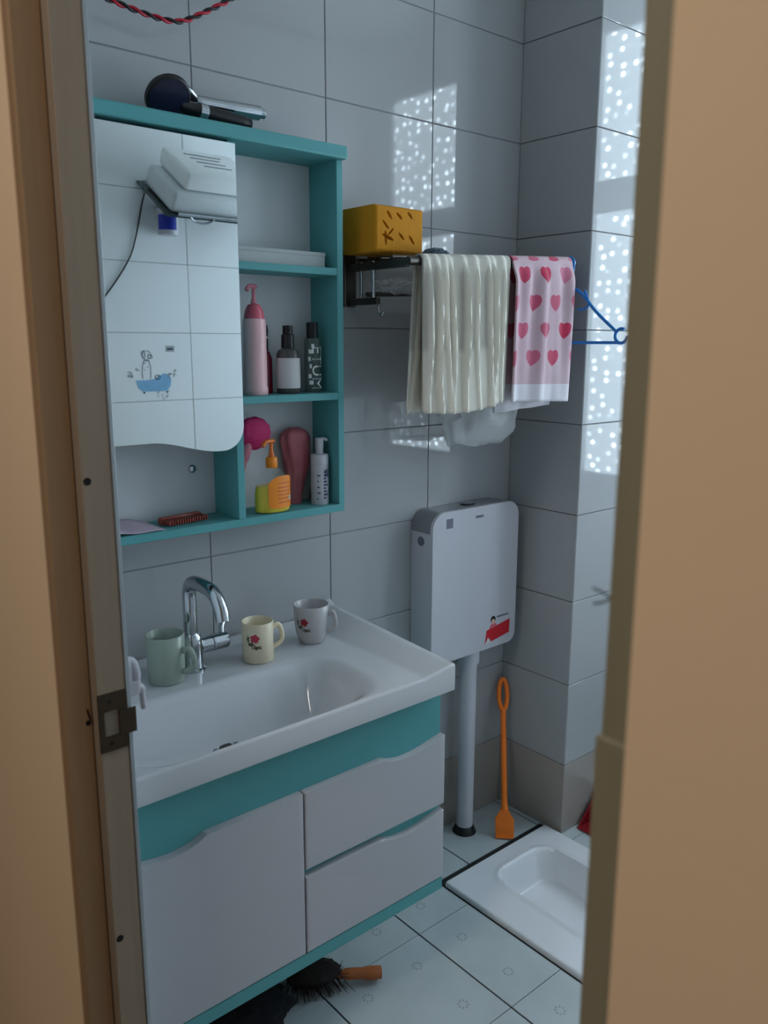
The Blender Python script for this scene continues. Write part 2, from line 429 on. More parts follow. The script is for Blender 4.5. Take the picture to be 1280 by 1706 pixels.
for x, y, z, r in ((.3925, -.5413, 1.2586, .0052), (.3935, -.5413, .5805, .0055), (.378, -.5213, .918, .004)):
    lathe('screw_hole', [(0, .0003), (r, 0), (r*.98, -.0005)], (x, y, z), M_DARK, dr, seg=14, M=Matrix.Rotation(PI/2, 4, 'X'))
tube('nail', spline([(.3775, -.5215, .938), (.3785, -.523, .930), (.3805, -.5232, .922)]), .0011, M_DARK, dr, seg=6)
# bits of black wire poking out of the joint of the right jamb
tube('wire_end', spline([(XA+.001, -1.3405, 1.2955), (XA+.001, -1.3345, 1.2975), (XA+.001, -1.3280, 1.2985)]), .0007, M_BLACK, dr, seg=6)
tube('wire_end', spline([(XA+.001, -1.3405, 1.2950), (XA+.001, -1.3345, 1.2915), (XA+.001, -1.3290, 1.2895)]), .0007, M_BLACK, dr, seg=6)

# window: white frame, frosted panes with a pattern of clear dots, lit by the day outside
def pane_mat():
    m = bpy.data.materials.new('dotted_frosted_glass_in_daylight'); m.use_nodes = True; nt = m.node_tree; L = nt.links
    nt.nodes.remove(nt.nodes['Principled BSDF']); out = nt.nodes['Material Output']
    em = nt.nodes.new('ShaderNodeEmission'); em.inputs[0].default_value = WINDOW_TINT+(1,)
    tc = nt.nodes.new('ShaderNodeTexCoord'); vo = nt.nodes.new('ShaderNodeTexVoronoi'); vo.voronoi_dimensions = '2D'; vo.inputs['Scale'].default_value = 22; vo.inputs['Randomness'].default_value = .75
    sx_ = nt.nodes.new('ShaderNodeSeparateXYZ'); cx_ = nt.nodes.new('ShaderNodeCombineXYZ'); L.new(tc.outputs['Object'], sx_.inputs[0]); L.new(sx_.outputs[1], cx_.inputs[0]); L.new(sx_.outputs[2], cx_.inputs[1]); L.new(cx_.outputs[0], vo.inputs['Vector'])
    mr = nt.nodes.new('ShaderNodeMapRange'); mr.inputs[1].default_value = .15; mr.inputs[2].default_value = .24; mr.inputs[3].default_value = 1.0; mr.inputs[4].default_value = 0.0
    L.new(vo.outputs['Distance'], mr.inputs[0])
    mu = nt.nodes.new('ShaderNodeMath'); mu.operation = 'MULTIPLY'; mu.inputs[1].default_value = WINDOW_GLOW
    sc_ = nt.nodes.new('ShaderNodeSeparateColor'); L.new(vo.outputs['Color'], sc_.inputs[0])
    pw = nt.nodes.new('ShaderNodeMath'); pw.operation = 'MULTIPLY'; L.new(sc_.outputs[0], pw.inputs[0]); pw.inputs[1].default_value = 4.2
    pm = nt.nodes.new('ShaderNodeMath'); pm.operation = 'MULTIPLY_ADD'; L.new(pw.outputs[0], pm.inputs[0]); L.new(mr.outputs[0], pm.inputs[1]); pm.inputs[2].default_value = .82
    L.new(pm.outputs[0], mu.inputs[0])
    L.new(mu.outputs[0], em.inputs[1]); L.new(em.outputs[0], out.inputs[0])
    return m
M_PANE = pane_mat()
wn = setting('window_1', (XR+.03, sum(WY)/2, WZ[0]))
for nm, y, z in (('frame', (WY[0], WY[0]+.03), WZ), ('frame', (WY[1]-.02, WY[1]), WZ), ('frame', (WY[0]+.03, WY[1]-.02), (WZ[0], WZ[0]+.03)), ('frame', (WY[0]+.03, WY[1]-.02), (WZ[1]-.03, WZ[1])),
                 ('mullion', (-.975, -.80), (WZ[0]+.03, WZ[1]-.03)), ('transom', (WY[0]+.03, -.975), (1.895, 2.005)), ('transom', (-.80, WY[1]-.02), (1.895, 2.005))):
    box(nm, (XR+.005, XR+.06), y, z, M_WHITE, wn, bevel=.003)
for y in ((WY[0]+.03, -.975), (-.80, WY[1]-.02)):
    for z in ((WZ[0]+.03, 1.895), (2.005, WZ[1]-.03)):
        box('pane', (XR+.03, XR+.036), y, z, M_PANE, wn)
box('sill', (XR-.03, XR+.008), (WY[0]-.02, WY[1]+.02), (WZ[0]-.025, WZ[0]), M_WHITE, wn, bevel=.004)

# ------------------------------------------------------------------ vanity cabinet
vn = thing('vanity_cabinet', 'teal and white wall hung vanity cabinet under the white washbasin', 'cabinet', (.805, -.2, .235))
VX = (.440, 1.170); VB = .235; VT = .716
box('side_panel', (VX[0], VX[0]+.016), (-.404, -.003), (VB+.016, VT), M_TEAL, vn)
box('side_panel', (VX[1]-.016, VX[1]), (-.404, -.003), (VB+.016, VT), M_TEAL, vn)
box('bottom_panel', VX, (-.404, -.003), (VB, VB+.016), M_TEAL, vn)
box('back_panel', (VX[0]+.016, VX[1]-.016), (-.012, -.003), (VB+.016, .60), M_TEAL, vn)
box('front_panel', VX, (-.414, -.404), (VB, VT), M_TEAL, vn, bevel=.0015)
box('bottom_rail', VX, (-.429, -.4142), (VB+.001, .2645), M_TEAL, vn, bevel=.0015)
def wavy_front(x0, x1, z0, z1, scoop0, scoop1, dip=.015):
    """front board whose upper edge dips into a finger scoop between scoop0 (sharp end) and scoop1 (soft end)"""
    pts = [(x0, z0), (x1, z0)]; n = 48; top = []
    for i in range(n+1):
        x = x1+(x0-x1)*i/n; u = (x-scoop0)/(scoop1-scoop0); z = z1
        if 0 < u < 1: z = z1-dip*math.sin(PI*min(1, u)**.72)**1.1
        top.append((x, z))
    return pts+top
drd = prism('door', wavy_front(.442, .7975, .267, .609, .595, .442), -.431, -.4145, M_WHITE, vn, bevel=.003)
for z0, z1 in ((.4475, .609), (.267, .4315)):
    prism('drawer', wavy_front(.8015, 1.170, z0, z1, .998, 1.170), -.431, -.4145, M_WHITE, vn, bevel=.003)
for z in (.44, .52): box('drawer_runner', (VX[1], VX[1]+.006), (-.41, -.36), (z, z+.02), M_GREY, vn, bevel=.001)

# washbasin, one ceramic piece with its drain
BZ = .766
bs = thing('washbasin', 'white ceramic washbasin with a raised right rim set on the teal vanity', 'washbasin', (.81, -.22, .718))
def sd_rr(x, y, x0, x1, y0, y1, r):
    cx, cy = (x0+x1)/2, (y0+y1)/2; qx = abs(x-cx)-(x1-x0)/2+r; qy = abs(y-cy)-(y1-y0)/2+r
    return math.hypot(max(qx, 0), max(qy, 0))+min(max(qx, qy), 0)-r
def basin_z(x, y):
    z = BZ+(.010+.026*(y+.444)/.44)*max(0., min(1., (x-1.092)/.072))+.012*smooth01((y+.030)/.02)
    d = -sd_rr(x, y, .462, 1.024, -.4475, -.183, .10)
    if d > 0:
        w = .050+.045*smooth01((x-.85)/.15)*(.5+.5*smooth01((-.19-y)/.08))
        z -= .100*smooth01(d/w*.62)
        z -= .012*max(0, 1-math.hypot(x-.735, y+.255)/.25)*smooth01(d/.08)
        z += .004*smooth01((.01-d)/.01)*0
    return z
nx, ny = 150, 96
heightfield('basin', [.443+(1.176-.443)*i/nx for i in range(nx+1)], [-.444+(.444-.006)*j/ny for j in range(ny+1)], basin_z, .718, M_CERAMIC, bs)
# overflow: chrome ring with a three-armed grille set in the sloping back of the bowl
oz, oy, ox = .742, -.2005, .7235
Mo = Matrix.Rotation(math.radians(62), 4, 'X')
ov = lathe('overflow_ring', [(.0075, .0), (.0075, .003), (.0125, .0035), (.0145, .002), (.015, -.004)], (ox, oy, oz), M_CHROME, bs, seg=28, M=Mo)
lathe('overflow_hole', [(0, .001), (.0076, .001), (.0076, 0)], (ox, oy, oz), M_DARK, ov, seg=20, M=Mo)
bm = bmesh.new()
for k in range(3):
    a = k*2*PI/3+.5; add_tube(bm, [(0, 0, .002), (.0078*math.cos(a), .0078*math.sin(a), .002)], .001, 6)
bm_obj('overflow_grille', bm, M_CHROME, ov, M=Matrix.Translation((ox, oy, oz)) @ Mo)
dz = basin_z(.735, -.258)
dn = lathe('drain_ring', [(.017, .001), (.019, .004), (.026, .004), (.030, .001), (.031, -.004)], (.735, -.258, dz), M_CHROME, bs)
lathe('drain_stopper', [(0, .006), (.012, .005), (.0155, .002), (.016, -.003)], (.735, -.258, dz), M_GUNMETAL, dn)

# faucet
fx, fy = .7515, -.098
fc = thing('basin_faucet', 'chrome basin faucet with an arched swivel spout behind the bowl', 'faucet', (fx, fy, BZ))
lathe('body', [(0, 0), (.029, 0), (.029, .004), (.0245, .007), (.0235, .05), (.0235, .066), (.021, .074), (.0165, .080), (0, .078)], (fx, fy, BZ), M_CHROME, fc)
sp = spline([(fx, fy, BZ+.076), (fx, fy, .90), (fx, fy, .930), (fx, fy-.007, .950), (fx, fy-.028, .960), (fx, fy-.085, .9595), (fx, fy-.112, .950), (fx, fy-.130, .928), (fx, fy-.137, .907)], 8)
tube('spout', sp, .0145, M_CHROME, fc, seg=18)
Mx = Matrix.Rotation(PI/2, 4, 'Y')
lathe('valve', [(0, 0), (.017, 0), (.017, .026), (.015, .028), (0, .028)], (fx+.018, fy, .813), M_CHROME, fc, seg=24, M=Mx)
hd = lathe('handle', [(0, 0), (.0155, 0), (.018, .003), (.0175, .034), (.014, .038), (0, .038)], (fx+.0465, fy, .813), M_CHROME, fc, seg=24, M=Mx)
tube('lever', spline([(fx+.072, fy, .824), (fx+.078, fy+.012, .838), (fx+.09, fy+.022, .850)]), [.006]*20+[.0045], M_CHROME, hd, seg=10)

# mugs
def mug(name, c, prof, thick, m, m_in, label, h_ang, h_z, h_w, h_r, deco=None):
    t = thing(name, label, 'mug', c, 'mugs on the basin deck')
    r_top, H = prof[-1]
    full = [(0, 0)]+prof+[(r_top-thick*.5, H+.0012), (r_top-thick, H)]+[(r-thick, z if z > .006 else .006) for r, z in reversed(prof[:-1])]+[(0, .006)]
    lathe('cup', full, c, m, t, seg=40, smooth=60)
    d = Vector((math.cos(h_ang), math.sin(h_ang), 0)); ce = Vector(c)
    def rad(z):
        for (r0_, z0_), (r1_, z1_) in zip(prof, prof[1:]):
            if z0_ <= z <= z1_: return r0_+(r1_-r0_)*(z-z0_)/(z1_-z0_+1e-9)
        return prof[-1][0]
    za, zb = h_z
    P = [ce+d*(rad(zb)-.002)+Vector((0, 0, zb)), ce+d*(rad(zb)+h_w*.6)+Vector((0, 0, zb+.006)), ce+d*(rad((za+zb)/2)+h_w)+Vector((0, 0, (za*.35+zb*.65))),
         ce+d*(rad((za+zb)/2)+h_w*.85)+Vector((0, 0, za*.75+zb*.25)), ce+d*(rad(za)-.001)+Vector((0, 0, za))]
    tube('handle', spline(P, 8), h_r, m, t, seg=10)
    if deco: deco(t, c, rad)
    return t
M_MUG_G = mat('pale_green_glaze', srgb(150, 162, 150), rough=.2)
M_MUG_C = mat('cream_glaze', srgb(226, 212, 182), rough=.2)
M_MUG_W = mat('white_mug_glaze', srgb(184, 180, 180), rough=.18)
M_ROSE = mat('rose_print', srgb(196, 64, 84), rough=.3, var=.35, vscale=160)
M_ROSE_D = mat('dark_red_rose_print', srgb(150, 22, 40), rough=.3, var=.45, vscale=160)
M_LEAF = mat('leaf_print', srgb(92, 84, 70), rough=.3, var=.4, vscale=150)
def rose(m, leaf, ang, z, s):
    def f(t, c, rad):
        def blob(nm, da, dz_, a, b, mm, wob, seed):
            bm = bmesh.new(); ce = []
            for k in range(28):
                an = 2*PI*k/28; q = 1+wob*math.sin(5*an+seed)+wob*.6*math.sin(9*an+2*seed)
                ce.append((a*q*math.cos(an), b*q*math.sin(an)))
            vs = []
            for (u, v) in ce+[(0, 0)]:
                zz = z+dz_+v; R = rad(zz)+.0007; an = ang+da+u/R
                vs.append(bm.verts.new((c[0]+R*math.cos(an), c[1]+R*math.sin(an), c[2]+zz)))
            for k in range(28): bm.faces.new((vs[k], vs[(k+1) % 28], vs[28]))
            bm_obj(nm, bm, mm, t, True)
        blob('rose_print', 0, 0, s, s*.95, m, .12, 1)
        blob('leaf_print', -.25, -s*1.35, s*.75, s*.45, leaf, .25, 2)
        blob('leaf_print', .12, -s*2.1, s*1.0, s*.4, leaf, .35, 4)
        blob('leaf_print', -.45, -s*.2, s*.3, s*.75, leaf, .25, 5)
    return f
cyl = lambda r, H, f=.9: [(r*f, 0), (r*f+.002, .002), (r, .008), (r, H)]
mug('mug', (.684, -.118, BZ), [(.033, 0), (.036, .003), (.037, .03), (.0385, .098)], .003, M_MUG_G, None, 'plain pale green mug left of the chrome faucet', math.radians(-55), (.022, .066), .026, .0058)
mug('mug', (.886, -.140, BZ), [(.030, 0), (.034, .003), (.0335, .045), (.0345, .087)], .003, M_MUG_C, None, 'cream mug with a pink rose print beside the faucet lever', math.radians(-12), (.022, .066), .022, .0052, rose(M_ROSE, M_LEAF, math.radians(-132), .058, .0095))
mug('mug', (1.040, -.122, BZ), [(.026, 0), (.029, .003), (.035, .02), (.0385, .045), (.0405, .088)], .003, M_MUG_W, None, 'white tapered mug with a dark red rose at the right end of basin', math.radians(-48), (.024, .066), .018, .0048, rose(M_ROSE_D, M_LEAF, math.radians(-150), .056, .009))

# ------------------------------------------------------------------ mirror cabinet
CX = (.505, 1.148); CZ = (1.055, 1.845)
cb = thing('mirror_cabinet', 'teal wall cabinet with open shelves and a scalloped mirror door', 'cabinet', (.83, -.06, 1.055))
box('top_board', (CX[0]-.005, CX[1]+.003), (-.126, -.001), (1.818, 1.845), M_TEAL, cb, bevel=.004)
box('bottom_board', CX, (-.110, -.001), (1.055, 1.072), M_TEAL, cb, bevel=.0015)
box('side_panel', (CX[0], CX[0]+.016), (-.110, -.001), (1.072, 1.818), M_TEAL, cb, bevel=.0012)
box('side_panel', (CX[1]-.016, CX[1]), (-.110, -.001), (1.072, 1.818), M_TEAL, cb, bevel=.0012)
box('divider', (.868, .885), (-.110, -.009), (1.072, 1.818), M_TEAL, cb, bevel=.0012)
for z in (1.5805, 1.3115): box('shelf', (.885, CX[1]-.016), (-.109, -.009), (z, z+.0155), M_TEAL, cb, bevel=.0012)
bp = box('back_panel', (CX[0]+.016, CX[1]-.016), (-.009, -.001), (1.072, 1.818), M_PANEL, cb)
lathe('screw_cap', [(0, .004), (.005, .0038), (.0085, .002), (.009, 0)], (.8165, -.0092, 1.173), M_CHROME, bp, seg=20, M=Matrix.Rotation(PI/2, 4, 'X'))
def mirror_outline(ins=0.):
    x0, x1, z1 = .523+ins, .874-ins, 1.809-ins
    pts = [(x0, z1)]; n = 40; r = .048
    for i in range(n+1):
        x = x0+(x1-r-x0)*i/n; u = (x-.523)/(.874-.523)
        z = 1.2485-.026*smooth01((u-.42)/.42)+ins
        pts.append((x, z))
    zc = pts[-1][1]+r
    for k in range(1, 13):
        a = -.5*PI+.5*PI*k/12; pts.append((x1-r+r*math.cos(a), zc+r*math.sin(a)))
    pts.append((x1, z1)); return pts
md = prism('door', mirror_outline(), -.1275, -.1115, M_WHITE, cb)
prism('mirror', mirror_outline(.0005), -.1305, -.1277, M_MIRROR, md, smooth=False)

# hand showers lying on top of the cabinet
def hand_shower(label, c, r, th, m, m_face, ends, radii, extra):
    t = thing('hand_shower', label, 'shower head', (c[0], c[1], 1.845), 'hand showers on the cabinet')
    My = Matrix.Rotation(math.radians(135), 4, 'X')
    hd_ = lathe('head', [(0, -th*.5), (r*.55, -th*.46), (r*.9, -th*.2), (r, .1*th), (r*.98, .42*th), (r*.9, .5*th), (r*.88, .5*th)], c, m, t, seg=40, M=My)
    lathe('spray_face', [(0, .56*th), (r*.6, .55*th), (r*.885, .48*th)], c, m_face, hd_, seg=40, M=My)
    tube('handle', ends, radii, m, t, seg=18)
    extra(t)
    return t
M_BLUEBLACK = mat('blue_black_plastic', srgb(26, 28, 52), rough=.25)
M_BRONZED = mat('tarnished_chrome', srgb(150, 142, 132), rough=.22, metal=1.)
def ex1(t):
    tube('ring', [(.822, -.088, 1.8665), (.838, -.088, 1.8655)], .0145, M_CHROME, t, seg=20)
hand_shower('black hand shower with a silver ring, nearer the edge of the cabinet top', (.757, -.090, 1.8815), .043, .025, M_BLACK, M_BLUEBLACK,
            spline([(.785, -.088, 1.872), (.82, -.088, 1.8670), (.88, -.088, 1.8625), (.925, -.088, 1.860), (.935, -.088, 1.8595)], 5), [.011]*5+[.0135]*6+[.013]*4+[.011]*5+[.007], ex1)
def ex2(t):
    tube('connector', [(.981, -.045, 1.8965), (.995, -.045, 1.8967)], .0095, M_CHROME, t, seg=16)
hand_shower('chrome hand shower with a thick tarnished handle behind the black one', (.796, -.043, 1.8835), .0445, .028, M_CHROME, M_BLACK,
            spline([(.825, -.045, 1.893), (.85, -.045, 1.8935), (.92, -.045, 1.895), (.975, -.045, 1.8965), (.982, -.045, 1.8966)], 5), [.010]*4+[.013]*6+[.0145]*10+[.010], ex2)

# ---- things on the shelves
S2, S3, S1 = 1.327, 1.072, 1.596
M_PINK = mat('pale_pink_plastic', srgb(238, 190, 194), rough=.3); M_ROSEP = mat('rose_pump_plastic', srgb(206, 92, 112), rough=.3)
M_PINKCL = mat('clear_pink_plastic', srgb(214, 120, 140), rough=.2, alpha=.65)
M_LABEL = mat('white_paper_label', srgb(204, 202, 202), rough=.5); M_GLASS = mat('smoked_bottle_glass', srgb(86, 84, 82), rough=.08, alpha=.75)
M_CLEAR = mat('clear_plastic', srgb(200, 206, 206), rough=.08, alpha=.1)
bx = thing('white_box', 'flat white cardboard box on the top open shelf', 'box', (1.005, -.055, S1))
box('tray', (.893, 1.118), (-.085, -.025), (S1, S1+.026), mat('white_card', srgb(176, 180, 180), rough=.6), bx, bevel=.002)
box('lid', (.892, 1.119), (-.086, -.024), (S1+.024, S1+.033), MATS['white_card'], bx, bevel=.002)
def pump(t, c, z, m, h=.05, reach=.035, ang=-2.3, r=.011):
    lathe('pump_collar', [(0, 0), (r*1.15, 0), (r*1.15, .004), (r, .008), (r*.8, .014), (0, .014)], (c[0], c[1], z), m, t, seg=20)
    st = lathe('pump_stem', [(0, 0), (.004, 0), (.004, h*.6), (0, h*.6)], (c[0], c[1], z+.014), m, t, seg=12)
    d = Vector((math.cos(ang), math.sin(ang), 0)); top = Vector((c[0], c[1], z+.014+h*.6))
    tube('nozzle', spline([top-d*.008+Vector((0, 0, .004)), top+d*.006+Vector((0, 0, .005)), top+d*reach*.7+Vector((0, 0, .003)), top+d*reach+Vector((0, 0, -.005))], 5), .0048, m, st, seg=10)
c = (.9475, -.062, S2)
t = thing('lotion_bottle', 'tall pale pink pump bottle on the middle shelf beside the mirror', 'bottle', c)
lathe('bottle', [(0, 0), (.0245, 0), (.0258, .003), (.0258, .015), (.0245, .018), (.0245, .150), (.023, .158), (.019, .160)], c, M_PINK, t)
lathe('collar', [(.0215, .1585), (.0215, .164), (.019, .176), (.013, .187), (.006, .190), (0, .190)], c, M_ROSEP, t)
pump(t, c, S2+.186, M_PINKCL, h=.034, reach=.024, ang=-2.75, r=.006)
c = (.991, -.030, S2)
t = thing('nail_bottle', 'small dark crimson bottle with a black cap half hidden behind the pink pump bottle', 'bottle', c)
lathe('bottle', [(0, 0), (.0155, 0), (.0165, .003), (.0165, .075), (.012, .088), (.007, .094)], c, mat('crimson_gloss', srgb(112, 22, 44), rough=.2, var=.3, vscale=50), t)
lathe('cap', [(.0078, .092), (.0085, .094), (.0085, .13), (.0095, .136), (.007, .147), (0, .149)], c, M_BLACK, t)
band('cap_band', c, .0085, -2.9, .3, .118, .123, M_LABEL, t)
c = (1.031, -.062, S2)
t = thing('spray_bottle', 'round smoked spray bottle with a blank white label and black top', 'bottle', c)
lathe('bottle', [(0, 0), (.0235, 0), (.0255, .003), (.0255, .082), (.023, .092), (.014, .098), (.0125, .099)], c, M_GLASS, t)
band('label', c, .0257, -PI*1.12, PI*.12, .012, .077, M_LABEL, t, n=36)
tp = lathe('spray_top', [(.0135, .098), (.0145, .099), (.0138, .126), (.011, .128), (.0108, .146), (0, .147)], c, M_BLACK, t)
tube('nozzle', [(c[0]-.004, c[1]-.008, S2+.137), (c[0]-.006, c[1]-.0135, S2+.137)], .003, M_DARK, tp, seg=10)
c = (1.098, -.060, S2)
t = thing('toner_bottle', 'clear bottle with bold white lettering and a black cap on the middle shelf', 'bottle', c)
lathe('bottle', [(0, 0), (.0175, 0), (.0185, .002), (.0185, .110), (.0165, .119), (.012, .121)], c, mat('clear_dark_bottle', srgb(92, 106, 104), rough=.1, alpha=.6), t)
lathe('cap', [(0, .1185), (.0128, .1185), (.0132, .121), (.0132, .152), (.012, .154), (0, .154)], c, M_BLACK, t)
wrap_text('lettering', 'ETUM', .038, mat('white_print', srgb(224, 228, 226), rough=.5), t, c, .0187, math.radians(-92), .055, rot=-PI/2)
for k, (a, z, w) in enumerate(((-140, .09, .8), (-146, .074, .6), (-138, .058, .5), (-144, .036, .7), (-135, .022, .9), (-122, .102, .6))):
    band('print_mark', c, .0186, math.radians(a)-w*.28, math.radians(a)+w*.28, z-.004, z+.005, MATS['white_print'], t, n=6)

# lowest shelf on the right
c = (.930, -.040, S3)
t = thing('bath_brush', 'magenta bath brush with a pink handle standing behind the yellow soap', 'brush', c)
lump('brush_head', (c[0]+.022, c[1], S3+.170), (.042, .017, .036), mat('magenta_sponge', srgb(190, 34, 96), rough=.7, bump=.3, bscale=120), t, amp=.06, sub=4)
tube('handle', spline([(c[0]-.022, c[1], S3+.007), (c[0]-.016, c[1], S3+.08), (c[0]+.006, c[1], S3+.15), (c[0]+.018, c[1], S3+.17)], 8), [.007]*4+[.009]*8+[.012]*8+[.012]*5, mat('pink_handle', srgb(206, 122, 138), rough=.35), t, seg=14)
c = (1.062, -.034, S3)
t = thing('pink_pouch', 'crumpled rose pink pouch between the yellow soap and the white foam bottle', 'pouch', c)
bm = bmesh.new(); rings = []
for i in range(22):
    v = i/21; z = S3+.176*v; w = (.018+.020*smooth01(v*1.3))*(1 if v < .86 else math.sqrt(max(.05, 1-((v-.86)/.15)**2))); 
    ring = []
    for k in range(36):
        a = 2*PI*k/36; q = 1+.14*noise.noise(Vector((math.cos(a)*1.6, math.sin(a)*1.6, v*3)))+.05*math.sin(9*a+4*v)
        ring.append(bm.verts.new((c[0]+w*q*math.cos(a)+.006*math.sin(3*v), c[1]+w*.48*q*math.sin(a), z)))
    rings.append(ring)
for a_, b_ in zip(rings, rings[1:]):
    for k in range(36): bm.faces.new((a_[k], a_[(k+1) % 36], b_[(k+1) % 36], b_[k]))
bm.faces.new(rings[0]); bm.faces.new(rings[-1])
bm_obj('pouch', bm, mat('rose_film', srgb(176, 96, 104), rough=.3, var=.35, vscale=30, alpha=.8), t, 60)
lathe('drawstring_neck', [(.014, .0), (.011, .004), (.014, .008)], (c[0]+.004, c[1], S3+.118), M_ROSEP, t, seg=20, sx=2.0)
c = (.969, -.082, S3)
t = thing('hand_soap', 'half full yellow hand soap bottle with an orange pump and label', 'bottle', c)
prof = [(0, 0), (.040, 0), (.0435, .004), (.0435, .040), (.040, .062), (.031, .083), (.017, .096), (.010, .100)]
lathe('bottle', prof, c, M_CLEAR, t, seg=40, sy=.58)
lathe('soap_liquid', [(0, .002), (.039, .002), (.042, .005), (.042, .040), (.0385, .060), (0, .060)], c, mat('yellow_green_soap', srgb(224, 200, 0), rough=.2, var=.06, vscale=12), t, seg=40, sy=.56)
M_OR = mat('orange_print', srgb(240, 138, 28), rough=.4)
lab = band('label', c, .0437, math.radians(-122), math.radians(-14), .010, .082, M_OR, t, n=22, sy=.58, round_=.22)
def wide(c, R, sy, a, z): return (c[0]+R*math.cos(a), c[1]+R*sy*math.sin(a), c[2]+z)
M_ORD = mat('dark_orange_print', srgb(196, 84, 20), rough=.4)
for z in (.064, .055, .047, .039, .031, .022): band('label_line', c, .0441, math.radians(-92), math.radians(-42), z, z+.0024, M_ORD, lab, n=10, sy=.58)
band('bar_code', c, .0441, math.radians(-46), math.radians(-32), .026, .036, M_LABEL, lab, n=4, sy=.58)
lathe('cap', [(.0118, .098), (.0128, .100), (.0128, .118), (.011, .121), (0, .121)], c, M_OR, t, seg=24)
pump(t, c, S3+.119, mat('orange_pump_plastic', srgb(234, 120, 40), rough=.35, alpha=.85), h=.030, reach=.026, ang=-2.9, r=.006)
c = (1.105, -.072, S3)
t = thing('foam_bottle', 'white foam pump bottle with dark blue print on the bottom shelf', 'bottle', c)
lathe('bottle', [(0, 0), (.0195, 0), (.0205, .002), (.0205, .092), (.0198, .0925), (.0198, .0935), (.0205, .094), (.0205, .112), (.019, .115), (.009, .117)], c, M_PLASTIC_W, t)
lathe('pump_neck', [(.0085, .116), (.0088, .126), (.0098, .132), (.0095, .150), (.0080, .152), (0, .152)], c, M_PLASTIC_W, t)
tube('nozzle', spline([(c[0], c[1], S3+.149), (c[0]+.008, c[1]-.004, S3+.150), (c[0]+.0165, c[1]-.008, S3+.147)]), .0035, M_PLASTIC_W, t, seg=10)
M_NAVY = mat('navy_print', srgb(54, 52, 92), rough=.5)
for k in range(9):
    z = .014+.0075*k
    band('print_mark', c, .0206, math.radians(-100), math.radians(-100)+.28+.14*((k*5) % 3), z, z+.0042, M_NAVY, t, n=5)
    if k % 2 == 0: band('print_mark', c, .0206, math.radians(-142), math.radians(-142)+.16+.1*((k*7) % 3), z*.9, z*.9+.003, M_NAVY, t, n=4)
for k in range(3): band('print_mark', c, .0206, math.radians(-92+12*k), math.radians(-84+12*k), .064, .082, M_NAVY, t, n=3)
c = (1.119, -.027, S3)
t = thing('glass_jar', 'little clear glass jar in the corner behind the foam bottle', 'jar', c)
lathe('jar', [(0, 0), (.0105, 0), (.0115, .002), (.0115, .030), (.010, .031), (.010, .003), (0, .003)], c, M_CLEAR, t, seg=24)
lathe('contents', [(0, .0035), (.0095, .0035), (.0095, .016), (0, .016)], c, M_BLACK, t, seg=20)
# lowest shelf on the left, below the mirror
def crumple(name, x, y, z, fz, m, label, cat, th=.0012):
    bm = bmesh.new(); n1, n2 = 34, 14
    V = [[bm.verts.new((x[0]+(x[1]-x[0])*i/n1, y[0]+(y[1]-y[0])*j/n2, z+th+fz(i/n1, j/n2))) for j in range(n2+1)] for i in range(n1+1)]
    for i in range(n1):
        for j in range(n2): bm.faces.new((V[i][j], V[i+1][j], V[i+1][j+1], V[i][j+1]))
    o = bm_obj(name, bm, m, None, 60); s = o.modifiers.new('thickness', 'SOLIDIFY'); s.thickness = th; s.offset = -1
    return tag(o, label, cat)
crumple('paper_sheet', (.545, .705), (-.104, -.014), S3, lambda u, v: max(0, .013*math.sin(PI*u)*(.4+.6*v)+.004*math.sin(7*u+2*v)*math.sin(PI*u)), mat('mauve_paper', srgb(196, 176, 192), rough=.6), 'crumpled mauve paper lying below the mirror door', 'paper')
t = thing('hair_comb', 'reddish brown comb on the cabinet floor right of the mauve paper', 'comb', (.76, -.06, S3))
Mc = Matrix.Translation((.765, -.062, S3)) @ Matrix.Rotation(math.radians(8), 4, 'Z')
M_COMB = mat('reddish_brown_plastic', srgb(140, 62, 50), rough=.3, var=.25, vscale=40)
box('spine', (-.05, .05), (.006, .02), (0, .016), M_COMB, t, bevel=.004, M=Mc)
for k in range(16): box('tooth', (-.046+.006*k, -.0435+.006*k), (-.02, .008), (.003, .012), M_COMB, t, M=Mc)

# ------------------------------------------------------------------ cistern and pipe
TX = (1.456, 1.796); TZ = (.578, 1.000)
tk = thing('cistern', 'white plastic toilet cistern with a grey top on the back wall', 'cistern', (1.626, -.045, TZ[0]))
ol = rrect(TX[0], TX[1], TZ[0], TZ[1], [.03, .03, .045, .045], 10)
zs_ = .945
lowp = [p for p in ol if p[1] <= zs_+1e-6]; 
low_poly = [p for p in rrect(TX[0]+.001, TX[1]-.001, TZ[0]+.001, zs_, [.03, .03, .0005, .0005], 8)]
prism('shell', low_poly, -.076, -.002, M_PLASTIC_W, tk)
prism('top_cover', rrect(TX[0]+.0005, TX[1]-.0005, zs_+.0005, TZ[1]-.0005, [.0005, .0005, .045, .045], 10), -.076, -.002, M_GREY, tk)
fp = prism('front_panel', ol, -.086, -.0762, M_PLASTIC_W, tk, bevel=.003)
bt = lathe('flush_button', [(0, .004), (.020, .004), (.024, .002), (.026, -.001)], (1.632, -.040, TZ[1]-.0005), M_BLACK, tk, seg=32, sy=.7)
lathe('button_key', [(0, .002), (.016, .0015), (.018, 0)], (1.632, -.040, TZ[1]+.0036), M_GREY, bt, seg=28, sy=.7)
M_STK = mat('grey_sticker', srgb(104, 104, 120), rough=.5); M_RED = mat('red_sticker', srgb(190, 22, 38), rough=.45)
box('sticker', (1.505, 1.530), (-.0865, -.0859), (.955, .981), M_STK, fp)
box('sticker', (1.618, 1.648), (-.0865, -.0859), (.969, .976), M_STK, fp)
lathe('side_sticker', [(0, .0005), (.013, .0005), (.013, 0)], (TX[0]+.001, -.040, .921), M_STK, tk, seg=24, M=Matrix.Rotation(-PI/2, 4, 'Y'))
